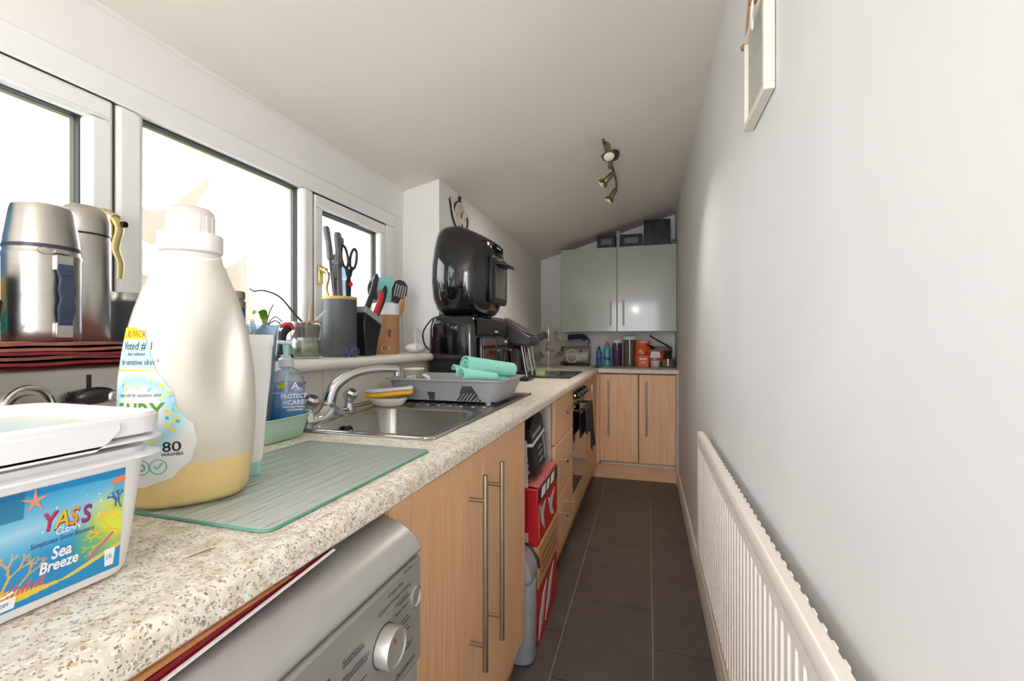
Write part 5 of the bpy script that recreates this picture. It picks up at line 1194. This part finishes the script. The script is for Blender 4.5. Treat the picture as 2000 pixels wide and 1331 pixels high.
lathe_at(-.838, 1.515, [(.0396, 1.0325), (.0396, 1.036), (.037, 1.037), (.036, 1.032), (.034, .94)], 40).obj('cream_rim', creamp, mg)
mva = math.atan2(-1.515, .832)
mw = lambda th, z: (lambda a, b: (-.838 + .0395 * math.cos(mva + th + a / .0395), 1.515 + .0395 * math.sin(mva + th + a / .0395), z + b))
letter('4403', .020, mw(-.75, 1.0), winkm, mg, bold=.01, sx=.9)
ha = mva + 1.0; hc = (-.838, 1.515)
MB().tube(bez([(hc[0] + .038 * math.cos(ha), hc[1] + .038 * math.sin(ha), 1.012), (hc[0] + .060 * math.cos(ha), hc[1] + .060 * math.sin(ha), 1.004), (hc[0] + .064 * math.cos(ha), hc[1] + .064 * math.sin(ha), .98), (hc[0] + .038 * math.cos(ha), hc[1] + .038 * math.sin(ha), .962)], 6), .006, 10).obj('handle', creamp, mg)
# aqua drying mat rolled up
aq = mat('aqua_microfibre', (152, 224, 204), .9, var=.05, scale=60, bump=.7, bscale=380)
am = T('drying_mat', 'rolled aqua microfibre mat lying in the dish rack', 'mat', (-.58, 1.58, .99))
A0, A1 = Vector((-.628, 1.505, 1.050)), Vector((-.500, 1.675, 1.024))
ax = (A1 - A0).normalized(); sdv = ax.cross(Vector((0, 0, 1))).normalized(); upv = sdv.cross(ax)
def roll(s, t):
    a = s * 2 * PI * 1.65; r = .014 + .021 * s
    w_ = 1 - .25 * t * (s > .5)
    return A0.lerp(A1, t) + (sdv * math.cos(a) + upv * math.sin(a)) * r * (1.06 - .22 * t)
MB().sheet(roll, 60, 10, .0035).obj('rolled_end', aq, am, sharp=80)
def flap(s, t):
    p = A0.lerp(A1, t * .92) + sdv * (.030 - .072 * s) * 1.0 + Vector((0, 0, -.040 + .016 * math.sin(PI * s) - .004 * t))
    return p - ax * (.02 * math.sin(PI * s))
MB().sheet(flap, 14, 10, .004).obj('loose_fold', aq, am, sharp=80)
def flap2(s, t):
    c_ = A0 - ax * .034 + sdv * .030 + Vector((0, 0, -.030)); a = PI * (.05 + 1.25 * s); dr_ = (ax * .9 + sdv * .25).normalized()
    return c_ + dr_ * (.13 * t) + (-sdv * math.cos(a) * .024 + Vector((0, 0, 1)) * math.sin(a) * .022) * (1 - .35 * t)
def flap3(s, t):
    c_ = A0 - ax * .040 - sdv * .010 + Vector((0, 0, -.026)); a = PI * (.1 + 1.1 * s)
    return c_ + ax * (.10 * t) + (-sdv * math.cos(a) * .020 + Vector((0, 0, 1)) * math.sin(a) * .026) * (1 - .3 * t)
MB().sheet(flap3, 16, 8, .004).obj('folded_edge', aq, am, sharp=80)
MB().sheet(flap2, 16, 8, .004).obj('folded_edge', aq, am, sharp=80)

# ================================================================ APPLIANCES BEYOND THE SINK
# dual drawer air fryer
W2 = .9105
d1 = T('air_fryer', 'boxy black air fryer with steel trimmed drawers, lower of the stacked pair', 'air fryer', (-.865, 2.18, W2))
def dr(z, e, ex=0): return rr(-.868, 2.185, z, .122 + e, .235 + e, .035, 6)
MB().loft([dr(W2 + .006, -.014), dr(W2 + .012, -.004), dr(.98, 0), dr(1.20, -.004), dr(1.245, -.012), dr(1.256, -.022), dr(1.259, -.04)]).obj('body', blackg, d1, sharp=50)
box(-.75, -.738, 1.975, 2.395, 1.165, 1.245).obj('control_panel', blackp, d1, bev=.012)
box(-.7385, -.7372, 2.20, 2.255, 1.180, 1.190).obj('logo_bar', mat('logo_grey', (176, 176, 176), .4), d1)
for y0_, y1_ in ((1.985, 2.18), (2.19, 2.385)):
    dw = box(-.748, -.722, y0_, y1_, .945, 1.155).obj('drawer', blackg, d1, bev=.010, seg=3)
    box(-.7225, -.7205, y0_ + .008, y1_ - .008, 1.118, 1.150).obj('steel_band', steel, dw)
    box(-.7225, -.7205, y0_ + .008, y0_ + .085, .965, 1.10).obj('steel_plate', steel, dw)
    MB().tube(bez([(-.722, y1_ - .06, 1.09), (-.690, y1_ - .06, 1.085), (-.684, y1_ - .06, 1.03), (-.700, y1_ - .06, .985), (-.722, y1_ - .06, .98)], 6), .013, 10, flat=.7).obj('drawer_handle', blackp, dw)
box(-.7208, -.7198, 2.31, 2.345, 1.130, 1.138).obj('logo_bar', winkm, d1)
for x_, y_ in ((-.96, 1.98), (-.78, 1.98), (-.96, 2.39), (-.78, 2.39)): MB().lathe([(.012, W2), (.012, W2 + .008)], x_, y_, 12).obj('foot', blackp, d1)
# big rounded oven-style air fryer on top
d2 = T('air_fryer', 'tall rounded gloss black air fryer, upper of the stacked pair', 'air fryer', (-.855, 2.17, 1.2595))
eg_ = [(1.2625, .105, .140), (1.268, .118, .155), (1.29, .135, .178), (1.34, .152, .200), (1.42, .160, .212), (1.50, .160, .210), (1.58, .153, .200), (1.635, .145, .186), (1.665, .138, .176), (1.680, .126, .160), (1.686, .105, .13)]
def er(z, a, b): 
    lean = (z - 1.26) * .02
    return [(-.862 + lean + a * math.copysign(abs(math.cos(t)) ** .72, math.cos(t)), 2.165 + b * math.copysign(abs(math.sin(t)) ** .72, math.sin(t)), z - max(0, (z - 1.56)) * .42 * max(0, math.cos(t)) ** .8) for t in [2 * PI * i / 56 for i in range(56)]]
MB().loft([er(*q) for q in eg_]).obj('body', blackg, d2, sharp=60)
MB().tube([(p[0], p[1], p[2]) for p in er(1.655, .1415, .170)], .0018, 6, closed=True).obj('top_seam', blackp, d2)
fd = MB(); fd.loft([[(x, 2.165 + yy, zz) for yy, zz in ((-.105, 1.315), (.105, 1.315), (.118, 1.335), (.120, 1.53), (.108, 1.55), (-.108, 1.55), (-.120, 1.53), (-.118, 1.335))] for x in (-.72, -.694)])
fdo = fd.obj('front_door', blackp, d2, bev=.012, seg=3)
box(-.694, -.6915, 2.085, 2.245, 1.345, 1.50).obj('window_pane', mat('smoked_glass', (92, 94, 88), .15), fdo, bev=.001)
MB().prism([(-.70, 1.525), (-.655, 1.518), (-.640, 1.508), (-.640, 1.493), (-.655, 1.497), (-.70, 1.505)], 2.10, 2.23, 'y').obj('door_handle', blackp, fdo, bev=.005)
MB().cyl((-.705, 2.12, 1.522), (-.668, 2.12, 1.522), .014, n=16).obj('release_button', handlem, fdo)
box(-.7075, -.7005, 2.10, 2.23, 1.562, 1.606).obj('display', mat('display_black', (10, 10, 12), .08), d2, bev=.004)
box(-.7008, -.6998, 2.13, 2.19, 1.588, 1.596).obj('logo_bar', MATS['logo_grey'], d2)
for x_, y_ in ((-.93, 2.07), (-.79, 2.07), (-.93, 2.26), (-.79, 2.26)): MB().lathe([(.014, 1.2588), (.014, 1.264)], x_, y_, 12).obj('foot', blackp, d2)
pc = T('power_cable', 'black power cable looping beside the stacked air fryers', 'cable', (-.99, 1.9, 1.09))
MB().tube(bez([(-1.01, 2.03, 1.255), (-1.02, 2.00, 1.235), (-1.03, 1.95, 1.18), (-1.03, 1.965, 1.12), (-1.015, 2.01, 1.0850)], 6), .0035, 8).obj('cord', blackp, pc)
d1.location.y -= .045; d2.location.y -= .050
box(-.9995, -.985, 2.62, 2.705, 1.235, 1.32).obj('wall_socket', whitep, bev=.003); tag(bpy.data.objects['wall_socket'], 'white wall socket above the row of black appliances', 'socket')

# pod coffee machine
c1 = T('coffee_machine', 'black coffee machine with a sloping rounded lid beside the air fryers', 'coffee machine', (-.84, 2.56, W2))
dkg = mat('dark_grey_shell', (52, 51, 51), .38)
MB().prism([(-.985, W2 + .012), (-.87, W2 + .012), (-.87, 1.17), (-.985, 1.17)], 2.455, 2.675, 'y').obj('water_tank', blackp, c1, bev=.012, seg=3)
MB().prism([(-.985, 1.14), (-.685, 1.105), (-.665, 1.125), (-.670, 1.160), (-.85, 1.266), (-.905, 1.275), (-.985, 1.266)], 2.450, 2.670, 'y').obj('brew_head', dkg, c1, bev=.018, seg=4)
sl = MB(); a0, a1 = Vector((-.682, 2.56, 1.1695)), Vector((-.848, 2.56, 1.2675)); dv = (a1 - a0).normalized(); nv = Vector((-dv.z, 0, dv.x)) * -1
nv = Vector((.508, 0, .861)); 
pl_ = [(a0.lerp(a1, .5) + dv * (p[0]) + Vector((0, p[1], 0))) for p in rr(0, 0, 0, .094, .088, .06, 8)]
MB().loft([[p - nv * .004 for p in pl_], [p + nv * .004 for p in pl_]]).obj('lid_plate', mat('lid_brown', (70, 66, 64), .45), c1, bev=.002)
MB().tube([p + nv * .004 for p in pl_], .0025, 6, closed=True).obj('lid_trim', handlem, c1)
MB().cyl((-.755, 2.555, 1.125), (-.755, 2.555, 1.085), .022, .014, 18).obj('spout', blackp, c1)
rbox(-.785, 2.555, W2, W2 + .028, .095, .078, .02, .004).obj('drip_tray', blackp, c1)
for yy in (2.487, 2.623): MB().tube([(-.700, yy, W2 + .02), (-.735, yy, 1.125)], .006, 8).obj('chrome_strut', chrome, c1)
c1.location.x += .05; c1.location.y -= .03
# second machine
c2 = T('coffee_machine', 'black drinks machine with chrome struts and open bay near the hob', 'coffee machine', (-.85, 2.79, .9165))
Z3 = .9168
MB().prism([(-.985, Z3 + .006), (-.89, Z3 + .006), (-.89, 1.16), (-.985, 1.16)], 2.685, 2.895, 'y').obj('rear_column', blackp, c2, bev=.008)
MB().prism([(-.985, 1.14), (-.745, 1.125), (-.735, 1.15), (-.80, 1.20), (-.90, 1.225), (-.985, 1.22)], 2.680, 2.90, 'y').obj('top_housing', dkg, c2, bev=.012, seg=3)
rbox(-.845, 2.79, Z3, Z3 + .022, .115, .105, .015, .004).obj('base', blackp, c2)
for yy in (2.695, 2.885): MB().tube([(-.735, yy, Z3 + .02), (-.765, yy, 1.13)], .005, 8).obj('chrome_strut', chrome, c2)
for k_, (yy, cc) in enumerate(((2.735, (110, 84, 74)), (2.79, (126, 122, 116)), (2.845, (92, 88, 84)))): MB().lathe([(.020, Z3 + .0225), (.022, Z3 + .03), (.022, 1.085), (.018, 1.09)], -.845, yy, 18).obj('pod_tube', mat('pod_%d' % k_, cc, .4), c2)
c2.location.x += .03
# black kettle-like machine behind with red light
c3 = T('food_mixer', 'black appliance with a sloping arm and red button behind the drinks machine', 'mixer', (-.88, 3.04, .9165))
rbox(-.885, 3.04, Z3, 1.13, .065, .085, .03, .01).obj('body', blackp, c3)
MB(Matrix.Translation((-.86, 3.04, 1.175)) @ Matrix.Rotation(.35, 4, 'Y')).loft([rr(0, 0, -.05, .085, .055, .04), rr(0, 0, .0, .11, .07, .05), rr(0, 0, .035, .09, .06, .04)]).obj('tilting_head', dkg, c3, bev=.006)
MB().sphere((-.752, 3.04, 1.165), .012, 12, 8).obj('red_button', mat('button_red', (190, 62, 40), .3), c3)
MB().cyl((-.80, 3.04, 1.13), (-.80, 3.04, 1.06), .02, .012, 14).obj('mixing_hub', steel, c3)
gt = T('green_box', 'small pale green carton standing on the near hob corner', 'box', (-.63, 2.73, .9165))
box(-.665, -.600, 2.715, 2.735, .9166, .962).obj('carton', mat('pale_green', (146, 170, 118), .5, var=.15, scale=60), gt, bev=.002)
box(-.655, -.610, 2.7143, 2.7150, .928, .950).obj('printed_label', mat('label_leaf', (196, 206, 176), .5), gt)

# chrome mug tree with mugs
mt_ = T('mug_tree', 'chrome mug stand with ball top in the far left corner', 'mug stand', (-.795, 3.72, W2))
lathe_at(-.795, 3.72, [(.075, W2), (.075, W2 + .008), (.02, W2 + .014)], 28).obj('base', chrome, mt_)
MB().cyl((-.795, 3.72, W2 + .01), (-.795, 3.72, 1.245), .0065, n=12).obj('pole', chrome, mt_)
MB().sphere((-.795, 3.72, 1.253), .014, 14, 10).obj('ball_top', chrome, mt_)
hooks = []
for i, (z, a) in enumerate(((1.19, -.5), (1.19, 2.4), (1.10, -1.2), (1.10, 1.8), (1.02, -.1), (1.02, 3.0))):
    e = (-.795 + .07 * math.cos(a), 3.72 + .07 * math.sin(a), z + .03); MB().tube([(-.795, 3.72, z), e], .004, 8).obj('hook', chrome, mt_); hooks.append((e, a))
mugc = [((176, 170, 160), 'pale grey'), ((110, 104, 92), 'olive grey'), ((150, 132, 124), 'dusty pink'), ((196, 190, 180), 'cream'), ((168, 152, 144), 'taupe'), ((120, 116, 112), 'dark grey')]
for (e, a), (cc, nm_) in zip(hooks, mugc):
    m_o = T('mug', nm_ + ' mug hanging on the chrome mug stand', 'mug', e, 'mugs on the chrome stand')
    Mm = Matrix.Translation((e[0] + .028 * math.cos(a), e[1] + .028 * math.sin(a), e[2] - .045)) @ Matrix.Rotation(a, 4, 'Z') @ Matrix.Rotation(1.15, 4, 'X')
    MB(Mm).lathe([(.028, -.036), (.031, -.033), (.034, .036), (.032, .036), (.029, -.028)], n=24).obj('mug_body', mat('mugc_%s' % nm_.replace(' ', '_'), cc, .3), m_o)
    MB(Mm).tube([(-.033, 0, .02), (-.05, 0, .018), (-.053, 0, -.008), (-.032, 0, -.022)], .004, 8).obj('handle', MATS['mugc_%s' % nm_.replace(' ', '_')], m_o)

# ================================================================ FAR END WORKTOP
t4 = T('toaster', 'silver rounded toaster with a wire warming rack in the far corner', 'toaster', (-.62, 4.16, W2))
sgm = mat('toaster_silver', (168, 166, 158), .35, .3)
MB().loft([[(x, 4.155 + yy, zz) for yy, zz in [(.075 * math.cos(t) * (1.0), 1.0 + .085 * math.sin(t) * (1 if math.sin(t) > 0 else .95)) for t in [2 * PI * i / 32 for i in range(32)]]] for x in (-.735, -.725, -.52, -.505)]).obj('body', sgm, t4, bev=.006)
rbox(-.62, 4.155, W2, W2 + .018, .118, .07, .03, .004).obj('base', blackp, t4)
MB().loft([[(x, 4.155 + .9 * yy, zz) for yy, zz in [(.083 * math.cos(t), 1.0 + .088 * math.sin(t)) for t in [2 * PI * i / 32 for i in range(32)]]] for x in (-.765, -.735)]).obj('end_cap', mat('toaster_end', (96, 95, 94), .4), t4, bev=.008)
MB().tube([(-.655 + .042 * math.copysign(abs(math.cos(t)) ** .6, math.cos(t)), 4.0775, .998 + .055 * math.copysign(abs(math.sin(t)) ** .6, math.sin(t))) for t in [2 * PI * i / 36 for i in range(36)]], .005, 8, closed=True).obj('chrome_loop', mat('loop_white', (226, 224, 216), .3), t4)
box(-.605, -.525, 4.0755, 4.083, .958, 1.018).obj('control_plate', mat('plate_pale', (190, 188, 180), .4), t4, bev=.006)
box(-.578, -.535, 4.074, 4.0757, .972, .977).obj('slot_mark', blackp, t4)
box(-.585, -.565, 4.066, 4.078, 1.035, 1.055).obj('lever', blackp, t4, bev=.003)
for zz, w_ in ((1.105, .10), (1.135, .085)):
    for yy in (4.11, 4.20): MB().cyl((-.63 - w_, yy, zz), (-.60 + w_, yy, zz), .0035, n=8).obj('rack_wire', chrome, t4)
    for xx in (-.63 - w_, -.60 + w_): MB().cyl((xx, 4.11, zz), (xx, 4.20, zz), .0035, n=8).obj('rack_wire', chrome, t4)
for xx in (-.70, -.54):
    for yy in (4.11, 4.20): MB().cyl((xx, yy, 1.06), (xx, yy, 1.135), .0035, n=8).obj('rack_post', chrome, t4)
nb = mat('navy_cloth', (34, 34, 62), .85)
nv_ = T('oven_glove', 'navy oven glove lying on the toaster rack', 'glove', (-.615, 4.155, 1.14))
MB().sheet(lambda s, t: (-.70 + .175 * s, 4.10 + .12 * t, 1.1425 + .045 + .012 * math.sin(2 * s + t) - .045 * max(0, (s - .8) * 5) ** 2 * .6), 18, 8, .045).obj('glove_body', nb, nv_, sharp=80)
MB().tube(bez([(-.53, 4.10, 1.17), (-.505, 4.095, 1.14), (-.51, 4.10, 1.09)], 5), .006, 8).obj('hanging_loop', nb, nv_)

def bottle(x, y, r, z1, c, lab, capc):
    b = T('water_bottle', lab, 'bottle', (x, y, W2), 'drinks bottles by the toaster')
    lathe_at(x, y, [(r * .9, W2), (r, W2 + .004), (r, W2 + (z1 - W2) * .42), (r * .86, W2 + (z1 - W2) * .5), (r, W2 + (z1 - W2) * .6), (r * .95, W2 + (z1 - W2) * .72), (r * .5, W2 + (z1 - W2) * .84)], 24).obj('bottle_body', mat('bottle_%d' % c[0], c, .25, var=.25, scale=35), b)
    lathe_at(x, y, [(r * .55, W2 + (z1 - W2) * .84), (r * .55, z1 - .02), (r * .35, z1 - .018), (r * .3, z1)], 20).obj('sports_cap', mat('cap_%d_%d' % capc[:2], capc, .4), b)
    MB().lathe([(r * 1.01, W2 + .05), (r * 1.01, W2 + .08)], x, y, 24, False, False).obj('printed_band', mat('band_violet', (96, 70, 150), .4), b)
bottle(-.425, 4.19, .026, 1.085, (60, 140, 186), 'short blue sports bottle with a dark cap beside the toaster', (36, 30, 60))
bottle(-.352, 4.20, .033, 1.125, (86, 180, 196), 'turquoise sports bottle with an orange cap next to the purple canister', (206, 110, 60))
def canister(x, y, r, z1, c, lab, hz):
    b = T('storage_canister', lab, 'canister', (x, y, W2))
    lathe_at(x, y, [(r * .94, W2), (r, W2 + .004), (r, z1 - .032)], 28).obj('canister_body', clear(lab[:6] + '_plastic', (210, 205, 210), .06, .08, .25, c), b)
    lathe_at(x, y, [(r * .9, W2 + .005), (r * .95, W2 + .01), (r * .95, W2 + (z1 - W2) * hz), (.001, W2 + (z1 - W2) * hz + .004)], 28).obj('contents', mat(lab[:6] + '_contents', c, .8, var=.2, scale=60), b)
    lathe_at(x, y, [(r * 1.04, z1 - .0318), (r * 1.06, z1 - .028), (r * 1.06, z1 - .004), (r, z1), (.001, z1)], 28).obj('white_lid', whitep, b)
canister(-.262, 4.19, .044, 1.150, (112, 96, 132), 'purple canister with a white lid beside the turquoise bottle', .7)
canister(-.150, 4.19, .056, 1.178, (150, 138, 130), 'tall greyish canister with a white lid, larger of the two', .8)
ob = T('tea_box', 'small orange tea box at the front of the far worktop', 'box', (-.03, 4.05, W2))
orm = mat('orange_card', (226, 84, 34), .45, var=.05)
box(-.078, .014, 4.02, 4.09, W2, 1.012).obj('carton', orm, ob, bev=.003)
box(-.062, -.002, 4.0190, 4.0198, .975, .988).obj('printed_line', winkm, ob); box(-.055, -.01, 4.0190, 4.0198, .945, .958).obj('printed_line', mat('card_pale', (240, 200, 150), .5), ob)

ob2 = T('snack_bag', 'bright orange snack bag standing behind the tea box', 'bag', (-.045, 4.15, W2))
def bag(cx, cy, hx, hy, z0, z1, seed, tilt=0):
    return MB().loft([[(cx + tilt * (z - z0) + p[0] * (1 + .05 * noise.noise(Vector((p[0] * 30, z * 30, seed)))), cy + p[1] * (1.0 if k < 5 else .3) * (1 + .15 * noise.noise(Vector((p[0] * 40, z * 40, seed + 5)))), z) for p in [(hx * math.cos(t), hy * math.sin(t)) for t in [2 * PI * i / 28 for i in range(28)]]] for k, z in enumerate([z0 + (z1 - z0) * j / 6 for j in range(7)])])
bag(-.045, 4.16, .062, .032, W2, 1.135, 2, .05).obj('bag_body', mat('orange_film', (226, 92, 28), .25, var=.18, scale=18), ob2, sharp=80)
box(-.07, -.03, 4.1285, 4.1295, 1.03, 1.06).obj('printed_patch', mat('film_yellow', (240, 176, 60), .4), ob2)
rb_ = T('plastic_bowl', 'small cream bowl under the red rimmed packet', 'bowl', (.066, 4.07, W2))
lathe_at(.066, 4.07, [(.032, W2), (.035, W2 + .003), (.046, W2 + .055), (.047, W2 + .058), (.044, W2 + .057), (.032, W2 + .006)], 28).obj('bowl_shell', creamp, rb_)
lathe_at(.066, 4.07, [(.034, W2 + .007), (.043, W2 + .053), (.001, W2 + .056)], 24).obj('contents', mat('nuts', (190, 160, 120), .8, var=.3, scale=150), rb_)
pk = T('food_packet', 'clear packet with a red border lying on the cream bowl', 'packet', (.066, 4.07, W2 + .0585))
bag(.066, 4.07, .072, .036, W2 + .0595, 1.058, 7).obj('packet_body', mat('red_film', (206, 66, 48), .3, var=.1, scale=20), pk, sharp=80)
MB(Matrix.Translation((.066, 4.031, 1.020))).prism([(-.045, -.026), (.045, -.026), (.036, .026), (-.030, .026)], -.002, .002, 'y').obj('clear_window', mat('film_window', (176, 172, 160), .25, var=.2, scale=50), pk)
cb_ = T('biscuit_packet', 'round pack of flat biscuits in cellophane by the right wall', 'packet', (.175, 4.08, W2))
for i in range(5): lathe_at(.172, 4.085, [(.054, W2 + .002 + i * .0135), (.058, W2 + .005 + i * .0135), (.058, W2 + .011 + i * .0135), (.054, W2 + .0142 + i * .0135)], 26).obj('biscuit', mat('biscuit_%d' % (i % 2), (176, 132, 88) if i % 2 else (120, 88, 64), .8, var=.15, scale=60), cb_)
lathe_at(.172, 4.085, [(.060, W2), (.0605, W2 + .03), (.060, W2 + .074), (.03, W2 + .088), (.012, W2 + .10)], 26).obj('cellophane', clear('cellophane', (240, 238, 232), .12, .08, .06), cb_)
pn = T('frying_pan', 'upturned grey pan with a black handle behind the packets', 'pan', (.14, 4.22, 1.05))
lathe_at(.125, 4.225, [(.085, W2), (.085, 1.045), (.078, 1.048)], 30).obj('pan_stack', mat('pan_dark', (62, 62, 64), .4), pn)
lathe_at(.125, 4.225, [(.090, 1.0482), (.092, 1.052), (.080, 1.085), (.070, 1.088), (.001, 1.089)], 30).obj('pan_body', mat('pan_grey', (140, 142, 140), .35, .4), pn)
MB().tube(bez([(.20, 4.19, 1.072), (.16, 4.15, 1.10), (.08, 4.12, 1.145), (.02, 4.11, 1.185)], 6), [.009] * 18 + [.006], 10, flat=.6).obj('long_handle', blackp, pn)
MB().tube(bez([(.06, 4.19, 1.075), (.03, 4.17, 1.085), (-.005, 4.155, 1.10)], 6), .012, 10).obj('black_grip', blackp, pn)

# ================================================================ ON TOP OF THE WALL CABINET
CT = 1.9525
for x0, x1, lab in ((-.425, -.262, 'left of the two small black boxes with grey windows on the wall cabinet'), (-.222, -.040, 'right of the two small black boxes with grey windows, beside the silver tin')):
    b = T('black_box', lab, 'box', ((x0 + x1) / 2, 4.08, CT), 'black boxes on the wall cabinet')
    zt = min(2.062, zc(x0, 4.1) - .012)
    box(x0, x1, 4.03, 4.14, CT, zt).obj('carton', blackp, b, bev=.005)
    xa, xb = x0 + .035, x1 - .035
    box(xa, xb, 4.0275, 4.0305, CT + .030, zt - .030).obj('grey_window', mat('box_window', (104, 104, 100), .35), b, bev=.001)
tag(box(-.256, -.228, 4.03, 4.12, CT, 2.098).obj('white_batten', mat('dull_white', (150, 148, 142), .6)), 'narrow white block between the two black boxes', 'block')
b = T('silver_tin', 'large crumpled silver patterned box at the top right of the wall cabinet', 'box', (.085, 4.10, CT))
box(-.028, .188, 4.035, 4.16, CT, 2.172).obj('carton', mat('foil_print', (66, 63, 66), .25, .6, var=.5, scale=22, bump=.8, bscale=30), b, bev=.004)
box(-.028, .188, 4.0335, 4.0355, 2.150, 2.172).obj('printed_edge', mat('foil_dark', (46, 44, 46), .3, .5), b)
tr2 = T('tape_roll', 'teal tape roll lying at the right end on the wall cabinet', 'tape', (.214, 4.06, CT))
MB(Matrix.Translation((.213, 4.05, CT + .0225)) @ Matrix.Rotation(PI / 2, 4, 'X')).lathe([(.022, -.02), (.022, .02), (.013, .02), (.013, -.02), (.022, -.02)], n=26, cap0=False, cap1=False).obj('tape', mat('teal_tape', (40, 104, 112), .35), tr2)
MB(Matrix.Translation((.213, 4.05, CT + .0225)) @ Matrix.Rotation(PI / 2, 4, 'X')).lathe([(.0128, -.019), (.0128, .019), (.011, .019), (.011, -.019), (.0128, -.019)], n=22, cap0=False, cap1=False).obj('core', cardm, tr2)
